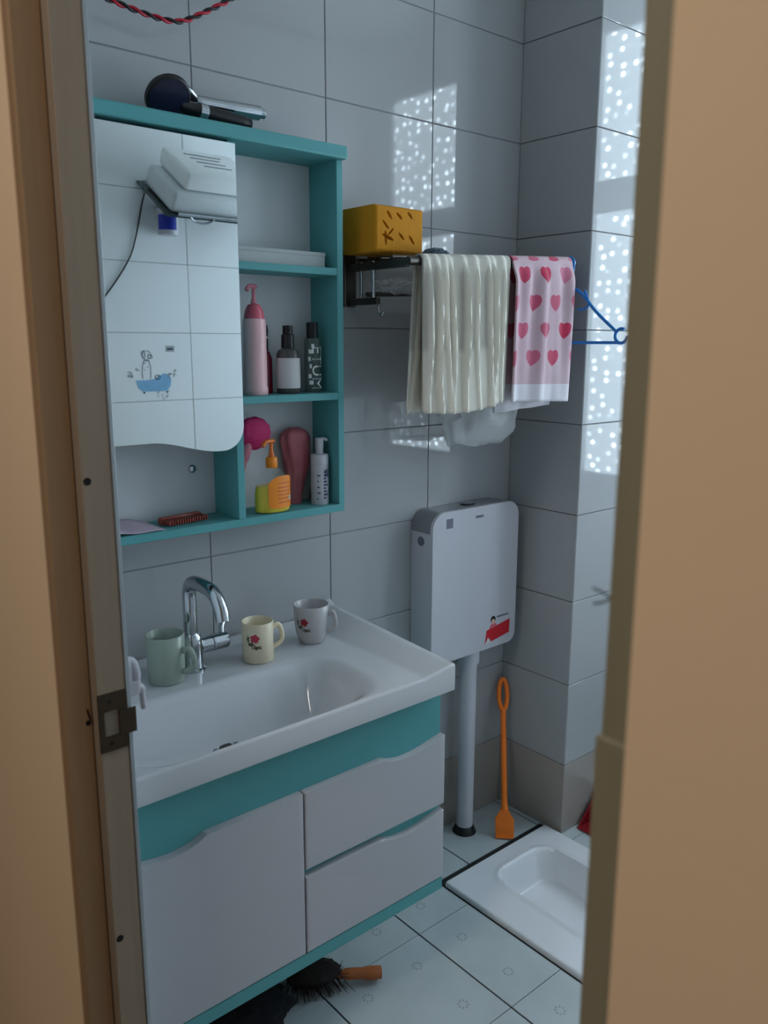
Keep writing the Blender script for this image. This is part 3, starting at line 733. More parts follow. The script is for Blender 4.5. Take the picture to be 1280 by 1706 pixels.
rs = prism('red_sticker', [(1.668, .593), (1.770, .609), (1.772, .650), (1.674, .634)], -.0866, -.0859, M_RED, fp)
prism('white_corner', [(1.668, .593), (1.692, .597), (1.686, .606), (1.680, .612)], -.0870, -.0866, M_LABEL, rs)
lathe('portrait_hair', [(0, .0004), (.0105, .0004), (.0105, 0)], (1.700, -.0862, .662), M_BLACK, fp, seg=20, M=Matrix.Rotation(PI/2, 4, 'X'))
lathe('portrait_face', [(0, .0005), (.0075, .0005), (.0075, 0)], (1.700, -.0866, .656), mat('printed_skin', srgb(206, 168, 150), rough=.5), fp, seg=20, M=Matrix.Rotation(PI/2, 4, 'X'))
prism('portrait_shirt', [(1.684, .637), (1.716, .642), (1.709, .650), (1.692, .648)], -.0868, -.0860, mat('printed_pink', srgb(200, 90, 100), rough=.5), fp)
box('sticker_print', (1.716, 1.766), (-.0864, -.0859), (.664, .669), M_STK, fp)
pp = thing('flush_pipe', 'white plastic flush pipe from the cistern down to the floor', 'pipe', (1.640, -.050, 0))
lathe('pipe', [(.0245, .010), (.0245, TZ[0]), (0, TZ[0])], (1.640, -.050, 0), M_PLASTIC_W, pp, seg=28)
lathe('floor_seal', [(.0247, .022), (.027, .020), (.034, .004), (.036, 0), (0, 0)], (1.640, -.050, 0), M_BLACK, pp, seg=28)
lathe('coupling', [(.0247, .535), (.031, .537), (.031, .575), (.0247, .577)], (1.640, -.050, 0), M_PLASTIC_W, pp, seg=28)

# ------------------------------------------------------------------ squat pan
pn = thing('squat_toilet', 'white ceramic squat toilet pan sunk in the floor by the pillar', 'toilet', ((PAN[0]+PAN[1])/2, (PAN[2]+PAN[3])/2, 0))
def pan_z(x, y):
    z = .012
    d = -sd_rr(x, y, 1.527, 1.757, -.70, -.258, .06)
    if d > 0:
        back = smooth01((y+.36)/.08)
        w = .020+.018*back
        z -= .082*smooth01(d/w)
        if d > w: z -= .03*smooth01((-.33-y)/.35)
    else: z += .003*smooth01((.02+d)/.02)
    return z
n1, n2 = 110, 140
heightfield('pan', [PAN[0]+.008+(PAN[1]-PAN[0]-.016)*i/n1 for i in range(n1+1)], [PAN[2]+.008+(PAN[3]-PAN[2]-.016)*j/n2 for j in range(n2+1)], pan_z, -.001, M_PANC, pn, rnd=.008)

# orange scraper leaning in the corner
ob = thing('toilet_scraper', 'orange plastic scraper with a looped handle leaning in the corner', 'scraper', (1.70, -.155, 0))
A = Vector((1.700, -.158, .002)); B = Vector((1.828, -.020, .43)); ax = (B-A).normalized(); Ls = (B-A).length
view = (CAM-A); nn = (view-ax*view.dot(ax)).normalized(); sd_ = nn.cross(ax).normalized()
if sd_.x < 0: sd_ = -sd_
MS = Matrix(((sd_.x, -nn.x, ax.x, A.x), (sd_.y, -nn.y, ax.y, A.y), (sd_.z, -nn.z, ax.z, A.z), (0, 0, 0, 1)))   # local x across, -y to the viewer, z along
M_ORANGE = mat('orange_plastic', srgb(250, 126, 34), rough=.35)
prism('blade', [(-.027, 0), (.027, 0), (.028, .052), (.012, .077), (.010, .09), (-.010, .09), (-.012, .077), (-.028, .056)], -.004, .003, M_ORANGE, ob, bevel=.0015, M=MS)
prism('blade_edge', [(-.027, 0), (.027, 0), (.0265, .004), (-.0265, .004)], -.0065, -.003, M_ORANGE, ob, M=MS)
tube('shaft', [(0, 0, .080), (0, 0, .12), (0, 0, .34), (0, 0, Ls-.094)], [.0105, .0085, .0085, .009], M_ORANGE, ob, seg=14, M=MS)
lp = [( .0125*math.sin(2*PI*k/28)*(1 if True else 0), 0, Ls-.052-.046*math.cos(2*PI*k/28)) for k in range(28)]
tube('handle_loop', lp, .0072, M_ORANGE, ob, seg=10, closed=True, M=MS)

# red dustpan by the pillar
dp = thing('dustpan', 'dark red plastic dustpan on the floor in front of the pillar', 'dustpan', (2.05, -.33, 0))
M_DRED = mat('dark_red_plastic', srgb(128, 16, 30), rough=.4)
bm = bmesh.new(); 
for yy in ((-.425, -.419), (-.271, -.265)): add_prism(bm, [(1.905, .002), (2.075, .002), (2.075, .105), (2.010, .105)], yy[0], yy[1])
add_box(bm, (1.905, 2.075), (-.419, -.271), (.002, .007)); add_box(bm, (2.069, 2.075), (-.419, -.271), (.007, .105))
bm_obj('pan', bm, M_DRED, dp)
box('rim', (2.004, 2.076), (-.427, -.263), (.1052, .111), M_LABEL, dp, bevel=.002)
tube('handle', spline([(2.073, -.345, .09), (2.12, -.345, .105), (2.20, -.345, .13), (2.23, -.345, .135)]), .011, M_DRED, dp, seg=12)

# hand broom under the vanity
hb = thing('hand_broom', 'dark bristle hand brush with a wooden handle under the vanity', 'brush', (.98, -.29, 0))
M_HWOOD = mat('orange_brown_wood', srgb(176, 98, 52), rough=.5, var=.15, vscale=20)
tube('handle', spline([(.965, -.283, .028), (.995, -.300, .026), (1.035, -.325, .0225), (1.058, -.339, .021), (1.0645, -.343, .0205)], 6), [.010]*6+[.0125]*6+[.0145]*6+[.014]*6+[.008], M_HWOOD, hb, seg=16)
M_BRIS = mat('dark_brown_bristle', srgb(34, 28, 26), rough=.9, var=.3, vscale=60)
lump('brush_body', (.930, -.262, .040), (.062, .030, .030), M_BRIS, hb, amp=.18, freq=2.5, seed=3, M=Matrix.Rotation(math.radians(-31), 4, 'Z'))
bm = bmesh.new(); rr = random.Random(3)
for k in range(220):
    u = rr.uniform(-1, 1); an = rr.uniform(-PI, PI); b0 = Vector((.93+.05*u, -.262-.028*u+.018*math.sin(an), .035))
    add_tube(bm, [b0, b0+Vector((.018*u, .03*math.sin(an), -.031+.05*max(0, math.cos(an))*rr.random()))], [.0012, .0006], 4)
br = bm_obj('bristles', bm, M_BRIS, hb); br['kind'] = 'stuff'

o = lump('dark_area_lump', (.735, -.262, .0335), (.120, .080, .033), mat('matte_black_lump', srgb(26, 26, 30), rough=.95, var=.3, vscale=30), None, amp=.28, freq=2.2, seed=8, sub=5)  # black lump added to fill the unreadable dark area under the vanity
tag(o, 'black crumpled lump added for the dark area under the vanity', 'lump')

# ------------------------------------------------------------------ towel rack with its load
YB = -.222
def zb(x): return 1.612+.052*(x-1.27)
rk = thing('towel_rack', 'dark steel wall rack with bars above the cistern', 'rack', (1.52, -.1, 1.52))
box('wall_plate', (1.226, 1.262), (-.014, -.001), (1.520, 1.650), M_GUNMETAL, rk, bevel=.003)
box('wall_plate', (1.775, 1.806), (-.014, -.001), (1.560, 1.672), M_GUNMETAL, rk, bevel=.003)
box('arm', (1.238, 1.250), (YB+.006, -.012), (zb(1.244)-.012, zb(1.244)+.006), M_GUNMETAL, rk, bevel=.002)
box('arm', (1.785, 1.797), (YB+.006, -.012), (zb(1.79)-.012, zb(1.79)+.006), M_GUNMETAL, rk, bevel=.002)
for y in (-.045, -.085, -.125, -.165):
    tube('shelf_bar', [(1.240, y, zb(1.24)+.012), (1.796, y, zb(1.796)+.012)], .0055, M_GUNMETAL, rk, seg=10)
tube('towel_bar', [(1.238, YB, zb(1.238)), (1.806, YB, zb(1.806))], .0095, M_GUNMETAL, rk, seg=16)
lathe('end_cap', [(0, -.011), (.008, -.009), (.0115, 0), (.009, .009), (0, .012)], (1.811, YB, zb(1.811)), M_CHROME, rk, seg=20, M=Matrix.Rotation(PI/2, 4, 'Y'))
tube('lower_bar', [(1.240, -.080, zb(1.24)-.065), (1.796, -.080, zb(1.796)-.065)], .006, M_GUNMETAL, rk, seg=10)
for y in (-.055, -.100): tube('post', [(1.243, y, zb(1.243)-.080), (1.243, y, zb(1.243)+.008)], .004, M_CHROME, rk, seg=10)
box('lower_plate', (1.237, 1.249), (-.118, -.012), (zb(1.24)-.088, zb(1.24)-.072), M_GUNMETAL, rk, bevel=.002)
tube('hook', spline([(1.262, -.095, zb(1.25)-.085), (1.262, -.098, zb(1.25)-.105), (1.262, -.106, zb(1.25)-.112), (1.262, -.113, zb(1.25)-.103)]), .003, M_CHROME, rk, seg=8)

# sponge with slits cut in its front
M_SPONGE = mat('orange_yellow_sponge', srgb(200, 132, 16), rough=.85, var=.12, vscale=25, bump=.35, bscale=130)
sx, sy, sz = (1.207, 1.350), (-.150, -.034), (zb(1.35)+.0185, zb(1.35)+.0185+.098)
slits = [(.27, .80, .10, .9, .022), (.47, .80, .10, .7, .022), (.70, .84, .10, .7, .022), (.20, .58, .12, .8, .02), (.24, .32, .17, .35, .03), (.20, .30, .15, 1.5, .03), (.52, .36, .11, .7, .022), (.74, .30, .12, .8, .022), (.30, .44, .10, -.8, .02)]
bm = bmesh.new(); n1, n2 = 96, 70
def dent(u, v):
    d = 0
    for (a, b, l, an, w) in slits:
        du, dv = (u-a)*1.45, (v-b); p = du*math.cos(an)-dv*math.sin(an); q = du*math.sin(an)+dv*math.cos(an)
        k = (p/l)**2+(q/w)**2
        if k < 1: d = max(d, .014*(1-k)**.5)
    return d
def edge(u, v):
    e = min(u*.143, (1-u)*.143, v*.098, (1-v)*.098); return .006*(1-min(1, e/.006))**2
V = [[bm.verts.new((sx[0]+(sx[1]-sx[0])*i/n1, sy[0]+dent(i/n1, j/n2)+edge(i/n1, j/n2)+.002*math.sin(PI*i/n1)*-1, sz[0]+(sz[1]-sz[0])*j/n2+.004*math.sin(PI*i/n1)*(j/n2)*0)) for j in range(n2+1)] for i in range(n1+1)]
for i in range(n1):
    for j in range(n2): bm.faces.new((V[i][j], V[i+1][j], V[i+1][j+1], V[i][j+1]))
ring = [V[i][0] for i in range(n1+1)]+[V[-1][j] for j in range(1, n2+1)]+[V[i][-1] for i in range(n1-1, -1, -1)]+[V[0][j] for j in range(n2-1, 0, -1)]
back = [bm.verts.new((v.co.x, sy[1], v.co.z)) for v in ring]
for k in range(len(ring)): bm.faces.new((ring[k], ring[(k+1) % len(ring)], back[(k+1) % len(ring)], back[k]))
bm.faces.new(back)
tag(bm_obj('sponge', bm, M_SPONGE, None, 50), 'big orange block sponge with slits on the towel rack', 'sponge')
o = lump('scouring_pad', (1.352, -.190, zb(1.352)+.0175), (.034, .020, .0135), mat('grey_blue_scourer', srgb(96, 112, 124), rough=.95, var=.35, vscale=90, bump=.8, bscale=200), None, amp=.25, freq=4, seed=2, sub=5)
tag(o, 'grey blue scouring pad beside the orange sponge', 'scourer')

# towels
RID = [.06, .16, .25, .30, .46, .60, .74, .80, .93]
def towel_mat_plain():
    m = bpy.data.materials.new('off_white_terry_cloth'); m.use_nodes = True; nt = m.node_tree; L = nt.links; b = nt.nodes['Principled BSDF']
    b.inputs['Roughness'].default_value = .95; b.inputs['Sheen Weight'].default_value = .3
    uv = nt.nodes.new('ShaderNodeUVMap'); sp2 = nt.nodes.new('ShaderNodeSeparateXYZ'); L.new(uv.outputs[0], sp2.inputs[0])
    at = nt.nodes.new('ShaderNodeAttribute'); at.attribute_name = 'ridge_light'
    cr = nt.nodes.new('ShaderNodeMix'); cr.data_type = 'RGBA'; cr.inputs[6].default_value = srgb(178, 172, 160); cr.inputs[7].default_value = srgb(246, 240, 226); L.new(at.outputs['Fac'], cr.inputs[0])  # fold shading painted into the colour: valleys darker, ridges lighter
    # smooth woven border near the hem
    mr = nt.nodes.new('ShaderNodeMapRange'); mr.inputs[1].default_value = .185; mr.inputs[2].default_value = .20; mr.inputs[3].default_value = 0; mr.inputs[4].default_value = 1
    L.new(sp2.outputs[1], mr.inputs[0])
    mx = nt.nodes.new('ShaderNodeMix'); mx.data_type = 'RGBA'; mx.inputs[7].default_value = srgb(226, 220, 206)
    ml = nt.nodes.new('ShaderNodeMath'); ml.operation = 'MULTIPLY'; ml.inputs[1].default_value = .6; L.new(mr.outputs[0], ml.inputs[0])
    L.new(ml.outputs[0], mx.inputs[0]); L.new(cr.outputs[2], mx.inputs[6]); L.new(mx.outputs[2], b.inputs['Base Color'])
    n = nt.nodes.new('ShaderNodeTexNoise'); n.inputs['Scale'].default_value = 420; tc = nt.nodes.new('ShaderNodeTexCoord'); L.new(tc.outputs['Object'], n.inputs['Vector'])
    bp_ = nt.nodes.new('ShaderNodeBump'); bp_.inputs['Strength'].default_value = .5; bp_.inputs['Distance'].default_value = .002; L.new(n.outputs[0], bp_.inputs['Height']); L.new(bp_.outputs[0], b.inputs['Normal'])
    return m
def towel_mat_hearts():
    m = bpy.data.materials.new('pink_heart_terry_cloth'); m.use_nodes = True; nt = m.node_tree; L = nt.links; b = nt.nodes['Principled BSDF']
    b.inputs['Roughness'].default_value = .95; b.inputs['Sheen Weight'].default_value = .3
    uv = nt.nodes.new('ShaderNodeUVMap'); s3 = nt.nodes.new('ShaderNodeSeparateXYZ'); L.new(uv.outputs[0], s3.inputs[0])
    def mth(op, a, c=None, d=None):
        n = nt.nodes.new('ShaderNodeMath'); n.operation = op
        for i, v in enumerate((a, c, d)):
            if v is None: continue
            if isinstance(v, (int, float)): n.inputs[i].default_value = v
            else: L.new(v, n.inputs[i])
        return n.outputs[0]
    PX, PY = .078, .066
    row = mth('FLOOR', mth('DIVIDE', s3.outputs[1], PY)); v = mth('SUBTRACT', mth('FRACT', mth('DIVIDE', s3.outputs[1], PY)), .5)
    xs = mth('ADD', mth('DIVIDE', s3.outputs[0], PX), mth('MULTIPLY', mth('FLOORED_MODULO', row, 2), .5))
    colm = mth('FLOOR', xs); u = mth('SUBTRACT', mth('FRACT', xs), .5)
    X = mth('MULTIPLY', u, PX/.0180); Y = mth('MULTIPLY', v, -PY/.0180)          # heart of about 35 mm, v runs down the towel
    a = mth('SUBTRACT', mth('ADD', mth('MULTIPLY', X, X), mth('MULTIPLY', Y, Y)), 1.0)
    h = mth('SUBTRACT', mth('MULTIPLY', mth('MULTIPLY', a, a), a), mth('MULTIPLY', mth('MULTIPLY', X, X), mth('MULTIPLY', mth('MULTIPLY', Y, Y), Y)))
    mask = mth('LESS_THAN', h, 0.0)
    cv = nt.nodes.new('ShaderNodeCombineXYZ'); L.new(colm, cv.inputs[0]); L.new(row, cv.inputs[1])
    wn_ = nt.nodes.new('ShaderNodeTexWhiteNoise'); wn_.noise_dimensions = '2D'; L.new(cv.outputs[0], wn_.inputs['Vector'])
    hc = nt.nodes.new('ShaderNodeMix'); hc.data_type = 'RGBA'; hc.inputs[6].default_value = srgb(196, 118, 142); hc.inputs[7].default_value = srgb(186, 30, 72); L.new(wn_.outputs[0], hc.inputs[0])
    inb = mth('LESS_THAN', row, 3.5)
    nz = nt.nodes.new('ShaderNodeTexNoise'); nz.inputs['Scale'].default_value = 14; L.new(uv.outputs[0], nz.inputs['Vector'])
    bs_ = nt.nodes.new('ShaderNodeMix'); bs_.data_type = 'RGBA'; bs_.inputs[6].default_value = srgb(206, 184, 190); bs_.inputs[7].default_value = srgb(192, 152, 164); L.new(nz.outputs[0], bs_.inputs[0])
    mx = nt.nodes.new('ShaderNodeMix'); mx.data_type = 'RGBA'; L.new(mth('MULTIPLY', mask, inb), mx.inputs[0]); L.new(bs_.outputs[2], mx.inputs[6]); L.new(hc.outputs[2], mx.inputs[7])
    hm = nt.nodes.new('ShaderNodeMix'); hm.data_type = 'RGBA'; L.new(mth('GREATER_THAN', s3.outputs[1], .292), hm.inputs[0]); L.new(mx.outputs[2], hm.inputs[6]); hm.inputs[7].default_value = srgb(218, 212, 218)
    L.new(hm.outputs[2], b.inputs['Base Color'])
    n = nt.nodes.new('ShaderNodeTexNoise'); n.inputs['Scale'].default_value = 420; tc = nt.nodes.new('ShaderNodeTexCoord'); L.new(tc.outputs['Object'], n.inputs['Vector'])
    bp_ = nt.nodes.new('ShaderNodeBump'); bp_.inputs['Strength'].default_value = .5; bp_.inputs['Distance'].default_value = .002; L.new(n.outputs[0], bp_.inputs['Height']); L.new(bp_.outputs[0], b.inputs['Normal'])
    return m
def towel(name, m, xt, xb, front, backl, fold, hem, label, back_shift=(0, 0)):
    bm = bmesh.new(); uvl = bm.loops.layers.uv.new('UVMap'); R = .0135; nt_, W = 110, xt[1]-xt[0]
    rows = []; ridge_light = bm.verts.layers.float.new('ridge_light')
    arc = PI*R
    S = [-backl+backl*k/26 for k in range(26)]+[arc*k/8 for k in range(8)]+[arc+front*k/48 for k in range(49)]
    for s in S:
        rw = []
        for i in range(nt_+1):
            t = i/nt_
            if s < 0:
                q = -s/backl; x = xt[0]+W*t+(back_shift[0]*(1-t)+back_shift[1]*t)*q; f = fold(t, q, -1)
                y = YB+R+.5*f*min(1, q*3); z = zb(x)+s
            elif s < arc:
                a = s/R; x = xt[0]+W*t; y = YB+R*math.cos(a); z = zb(x)+R*math.sin(a)
            else:
                q = (s-arc)/front; x = (xt[0]+W*t)*(1-q)+(xb[0]+(xb[1]-xb[0])*t)*q; f = fold(t, q, 1)
                y = YB-R-f*smooth01(q*6+.12); z = zb(x)-(s-arc)-(hem(t) if hem else 0)*q
            vv = bm.verts.new((x, y, z)); q_ = max(0., (s-arc)/front) if s > 0 else -s/backl
            vv[ridge_light] = min(1., sum(math.exp(-((t-c0-.025*math.sin(5*q_+k*1.7)*q_)/.022)**2) for k, c0 in enumerate(RID)))
            rw.append((vv, (W*t, (s-arc) if s >= arc else -s)))
        rows.append(rw)
    for a_, b_ in zip(rows, rows[1:]):
        for i in range(nt_):
            q = (a_[i], a_[i+1], b_[i+1], b_[i]); f_ = bm.faces.new([p[0] for p in q])
            for l, p in zip(f_.loops, q): l[uvl].uv = p[1]
    o = bm_obj(name, bm, m, None, True)
    sm = o.modifiers.new('thickness', 'SOLIDIFY'); sm.thickness = .0045; sm.offset = 0
    return tag(o, label, 'towel', 'towels on the rack')
def fold_white(t, q, side):
    v = 0
    for k, c0 in enumerate(RID):
        cc = c0+.025*math.sin(5*q+k*1.7)*q; v += (.013+.005*math.sin(k*2.1))*math.exp(-((t-cc)/(.013+.006*q))**2)
    return v*(1-.35*smooth01((q-.5)/.4))+.006*math.sin(PI*t)*q+.010*(1-abs(2*t-1)**6)*q
def fold_pink(t, q, side):
    return .009*math.sin(2*PI*(2.3*t+.15+.12*q))*(.35+.65*q)+.006*math.sin(2*PI*(4.1*t+.3))*(1-.5*q)+.008+.009*math.exp(-((t-.62)/.07)**2)
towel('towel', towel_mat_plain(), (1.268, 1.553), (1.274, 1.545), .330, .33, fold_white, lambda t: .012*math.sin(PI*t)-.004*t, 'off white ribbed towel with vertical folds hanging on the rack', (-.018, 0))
towel('towel', towel_mat_hearts(), (1.562, 1.790), (1.555, 1.790), .335, .36, fold_pink, lambda t: .020*t-.004, 'pink towel with heart print hanging right of the off white towel', (-.01, -.03))

# clear plastic things on and below the rack
M_FILM = mat('cloudy_plastic_film', srgb(214, 214, 214), rough=.25, alpha=.5, bump=.5, bscale=40)
def bag(name, x, y, z0, z1, label, seed, top=.55):
    bm = bmesh.new(); rings = []; n = 26
    for i in range(n+1):
        v = i/n; z = z0+(z1-z0)*v; w = (.35+.65*math.sin(PI*min(1, v*1.15+.12))**.6) if v < .75 else (.35+.65*math.sin(PI*(.75*1.15+.12))**.6)*(1-.5*(v-.75))
        ring = []
        for k in range(44):
            a = 2*PI*k/44; p = Vector((math.cos(a)*1.3, math.sin(a)*1.3, v*3.1+seed)); q = 1+.34*noise.noise(p)+.16*noise.noise(p*3)
            ring.append(bm.verts.new(((x[0]+x[1])/2+(x[1]-x[0])/2*w*q*math.cos(a), (y[0]+y[1])/2+(y[1]-y[0])/2*w*q*math.sin(a), z+.012*noise.noise(p*2)*(1-v))))
        rings.append(ring)
    for a_, b_ in zip(rings, rings[1:]):
        for k in range(44): bm.faces.new((a_[k], a_[(k+1) % 44], b_[(k+1) % 44], b_[k]))
    bm.faces.new(rings[0])
    return tag(bm_obj(name, bm, M_FILM, None, 70), label, 'bag', 'plastic bags on the rack')
bag('plastic_bag', (1.455, 1.740), (-.155, -.035), 1.178, zb(1.6)-.066, 'cloudy plastic bag hanging below and behind the two towels', 1.)
o = lump('plastic_wrap', (1.325, -.080, zb(1.32)-.0480), (.062, .030, .016), M_FILM, None, amp=.5, freq=3.2, seed=5, sub=5)
tag(o, 'crumpled clear wrap on the lower bar of the rack', 'plastic wrap')

# blue hanger hooked over the end of the bar, its plane square to the bar
hg = thing('clothes_hanger', 'blue plastic clothes hanger hooked on the end of the towel bar', 'hanger', (1.800, YB, 1.44))
M_BLUE = mat('blue_plastic', srgb(20, 122, 200), rough=.3)
hx = 1.7985; zt = zb(hx)
hook = [(hx, YB+.0145*math.cos(a), zt+.0145*math.sin(a)) for a in [math.radians(-30+24*k) for k in range(10)]]
tube('hook', hook+spline([hook[-1], (hx, YB-.013, zt-.020), (hx, YB-.002, zt-.045), (hx, YB, zt-.060)], 5)[1:], .0035, M_BLUE, hg, seg=10)
zl = 1.441
for s in (1, -1):
    e = YB-s*.160
    tube('arm', spline([(hx, YB, zt-.058), (hx, YB-s*.04, zt-.075), (hx, YB-s*.09, 1.516), (hx, e+s*.006, zl+.024)], 6), .0040, M_BLUE, hg, seg=10)
    tube('end_loop', [(hx, e-s*.008+.0175*math.cos(math.radians(60+300*k/24))*s*-1, zl+.0145+.0175*math.sin(math.radians(60+300*k/24))) for k in range(25)], .0040, M_BLUE, hg, seg=10)
    tube('notch', spline([(hx, YB-s*.052, zt-.070), (hx, YB-s*.060, zt-.085), (hx, YB-s*.066, zt-.108), (hx, YB-s*.050, zt-.117), (hx, YB-s*.034, zt-.116)], 5), .003, M_BLUE, hg, seg=8)
tube('bottom_bar', [(hx, YB-.164, zl-.002), (hx, YB+.164, zl-.002)], .0040, M_BLUE, hg, seg=10)

# red and black twisted flex slung along the wall above the cabinet
fl_ = thing('twisted_cord', 'red and black twisted flex looping above the mirror cabinet', 'cord', (.8, -.04, 2.02))
path = spline([(XL+.004, -.03, 2.075), (.55, -.045, 2.05), (.67, -.05, 2.0325), (.75, -.05, 2.024), (.805, -.05, 2.026), (.85, -.05, 2.047), (.93, -.05, 2.098), (1.02, -.04, 2.17), (1.10, -.006, 2.24)], 26)
for nm, m_, ph in (('red_strand', mat('red_pvc', srgb(180, 24, 48), rough=.35), 0), ('black_strand', mat('black_pvc', srgb(30, 26, 30), rough=.4), PI)):
    pts = []; s_ = 0
    for i, p in enumerate(path):
        if i: s_ += (path[i]-path[i-1]).length
        a = s_/.046*2*PI+ph
        tg = (path[min(i+1, len(path)-1)]-path[max(i-1, 0)]).normalized(); n_ = Vector((0, 1, 0)); b_ = tg.cross(n_).normalized()
        pts.append(p+n_*.0028*math.cos(a)+b_*.0028*math.sin(a))
    tube(nm, pts, .0028, m_, fl_, seg=8)

# white adhesive hook on the inner face of the left wall, beside the strike plate
wk = thing('wall_hook', 'white adhesive plastic hook behind the left door jamb', 'hook', (XL, -.53, .93))
yh = -.523
prism('back_plate', rrect(-.022, .022, -.032, .032, .014, 8), -.005, 0, M_PLASTIC_W, wk, bevel=.002, M=Matrix.Translation((XL+.0025, yh+.006, .972)) @ Matrix.Rotation(PI/2, 4, 'Z'))
tube('hook_arm', spline([(XL+.006, yh, .995), (XL+.015, yh, .990), (XL+.0195, yh, .972), (XL+.020, yh, .955), (XL+.026, yh, .948), (XL+.0275, yh, .930), (XL+.0285, yh, .917)], 6), [.007]*14+[.006]*12+[.0045]*10+[.004], M_PLASTIC_W, wk, seg=12)
box('hook_hinge', (XL+.006, XL+.022), (yh-.010, yh+.010), (.944, .964), M_PLASTIC_W, wk, bevel=.003)

# ------------------------------------------------------------------ on the front wall (seen in the mirror)
TL = math.radians(32.0); ORG = Vector((0, YF+.002, 2.000))
MT = Matrix(((1, 0, 0, 0), (0, math.cos(TL), math.sin(TL), ORG.y), (0, -math.sin(TL), math.cos(TL), ORG.z), (0, 0, 0, 1)))
fs = thing('wall_shelf', 'tilted dark shelf with a chrome rail on the wall seen in the mirror', 'shelf', (1.58, YF+.1, 1.86))
box('plate', (1.335, 1.83), (.002, .262), (-.010, 0), mat('dark_glass_shelf', srgb(46, 62, 66), rough=.15), fs, bevel=.002, M=MT)
tube('rail', [(1.372, .268, .006), (1.84, .268, .006)], .006, M_CHROME, fs, seg=12, M=MT)
for x in (1.40, 1.62, 1.80): tube('rail_post', [(x, .250, -.002), (x, .266, .006)], .004, M_CHROME, fs, seg=8, M=MT)
for x in (1.47, 1.72):
    tube('rail_loop', [(x+.045*math.cos(PI+PI*k/16), .262, .002+.024*math.sin(PI+PI*k/16)) for k in range(17)], .004, M_CHROME, fs, seg=8, M=MT)
for x in (1.36, 1.78): box('bracket', (x-.006, x+.006), (YF, YF+.03), (1.955, 2.0), M_CHROME, fs, bevel=.002)
M_WRAP = mat('clear_wrapped_tissue', srgb(246, 248, 248), rough=.25, var=.05, vscale=9, bump=.25, bscale=25)
M_WRAP2 = mat('grey_wrapped_tissue', srgb(216, 220, 222), rough=.25, var=.1, vscale=9, bump=.25, bscale=25)
def pack(x, v, w, m, label, n):
    t = thing('tissue_pack', label, 'tissue pack', MT @ Vector(((x[0]+x[1])/2, (v[0]+v[1])/2, w[0])), 'tissue packs in the mirror')
    b_ = box('pack', x, v, w, m, t, bevel=.018, seg=4, M=MT)
    for k in range(n):
        box('print_line', (x[0]+.06+.012*k, x[1]-.07-.01*((k*5) % 3)), (v[0]+.05+.03*k, v[0]+.058+.03*k), (w[1]-.001, w[1]+.0006), M_STK, t, M=MT)
    return t
pack((1.350, 1.640), (.03, .255), (.0005, .078), M_WRAP2, 'grey wrapped tissue pack at the bottom of the stack on the tilted shelf', 0)
pack((1.385, 1.660), (.03, .250), (.079, .145), M_WRAP, 'clear wrapped tissue pack on top of the stack on the tilted shelf', 4)
c = (1.425, YF+.044, 1.815)
t = thing('plastic_tub', 'white tub with a blue label under the tilted shelf in the mirror', 'tub', c)
lathe('tub', [(0, 0), (.033, 0), (.036, .004), (.040, .085), (.042, .088), (.039, .088), (.037, .084), (.033, .006), (0, .006)], c, M_PLASTIC_W, t)
band('label', c, .0385, math.radians(62), math.radians(170), .016, .074, mat('blue_label', srgb(36, 52, 168), rough=.4), t, n=18)
box('holder', (c[0]-.012, c[0]+.012), (YF+.001, YF+.009), (c[2]+.03, c[2]+.10), M_CHROME, t, bevel=.002)
tag(tube('power_cord', spline([(1.37, YF+.006, 1.975), (1.352, YF+.006, 1.93), (1.318, YF+.006, 1.80), (1.285, YF+.006, 1.72), (1.205, YF+.006, 1.610), (1.10, YF+.006, 1.50), (.95, YF+.006, 1.44)], 10), .003, M_BLACK, None, seg=8), 'thin black cord trailing down the wall seen in the mirror', 'cord')
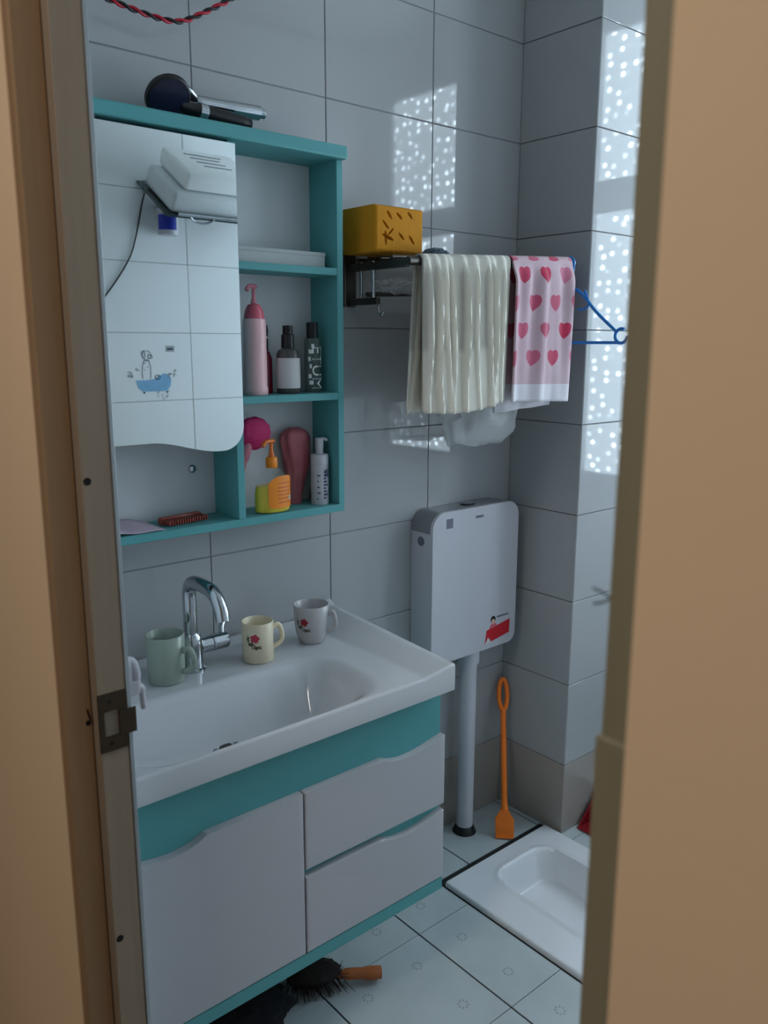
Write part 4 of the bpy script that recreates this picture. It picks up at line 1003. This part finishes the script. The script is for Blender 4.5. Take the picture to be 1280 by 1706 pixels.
# printed decor on one tile: a spotted dog in a blue tub, and a small grey label
pr = thing('tile_transfer', 'blue bathtub with a small spotted dog printed on the tile in the mirror', 'sticker', (1.36, YF, 1.27))
M_TUB = mat('tub_print_blue', srgb(134, 182, 218), rough=.3, var=.2, vscale=30); M_INK = mat('grey_ink', srgb(110, 118, 130), rough=.4); M_INKD = mat('dark_ink', srgb(40, 46, 60), rough=.4)
ty = YF+.0006; PFX = lambda pts: [(x, z) for x, z in pts]
def flat(nm, poly, m, lift=0.): return prism(nm, poly, ty+lift, ty+lift+.0004, m, pr, smooth=False)
flat('tub_print', [(1.292, 1.300), (1.300, 1.272), (1.318, 1.258), (1.412, 1.258), (1.428, 1.276), (1.432, 1.300), (1.424, 1.318), (1.404, 1.324), (1.386, 1.316), (1.372, 1.304), (1.330, 1.300)], M_TUB)
def ink_line(pts, w=.0009, m=M_INK, closed=False):
    tube('outline_print', [(x, ty+.0004, z) for x, z in pts], w, m, pr, seg=5, closed=closed)
ell = lambda cx, cz, a, b, n=22: [(cx+a*math.cos(2*PI*k/n), cz+b*math.sin(2*PI*k/n)) for k in range(n)]
ink_line(ell(1.338, 1.392, .017, .016), closed=True); ink_line(ell(1.352, 1.385, .009, .007), closed=True); ink_line(ell(1.326, 1.394, .006, .013), .0012, closed=True)
ink_line([(1.330, 1.376), (1.322, 1.356), (1.318, 1.330), (1.320, 1.305)]); ink_line([(1.346, 1.374), (1.352, 1.350), (1.352, 1.325), (1.350, 1.305)]); ink_line([(1.332, 1.372), (1.346, 1.371)], .002)
for k in range(26):
    a = random.uniform(0, 2*PI); cx_, cz_ = (1.285, 1.325) if k % 3 == 0 else ((1.440, 1.322) if k % 3 == 1 else (1.395, 1.243))
    ink_line(ell(cx_+random.uniform(-.022, .026), cz_+random.uniform(-.016, .016), random.uniform(.002, .005), random.uniform(.002, .005), 10), .0005, closed=True)
ink_line(ell(1.378, 1.310, .0095, .0085), .0012, M_INKD, closed=True); ink_line([(1.372, 1.304), (1.384, 1.316)], .0009, M_INKD)
for x, z, r in ((1.356, 1.390, .0028), (1.345, 1.393, .0016), (1.330, 1.362, .002), (1.342, 1.348, .0018), (1.328, 1.338, .0018), (1.322, 1.254, .0035), (1.413, 1.254, .0035)):
    flat('spot_print', ell(x, z, r, r, 12), M_INKD, .0005)
lb = thing('wall_label', 'small grey label above the dog print on the wall in the mirror', 'label', (1.433, YF, 1.40))
box('plate', (1.416, 1.450), (YF+.0003, YF+.0010), (1.403, 1.425), mat('pale_grey_label', srgb(168, 174, 178), rough=.4), lb)
box('print_line', (1.421, 1.445), (YF+.0010, YF+.0014), (1.410, 1.416), M_INKD, lb)
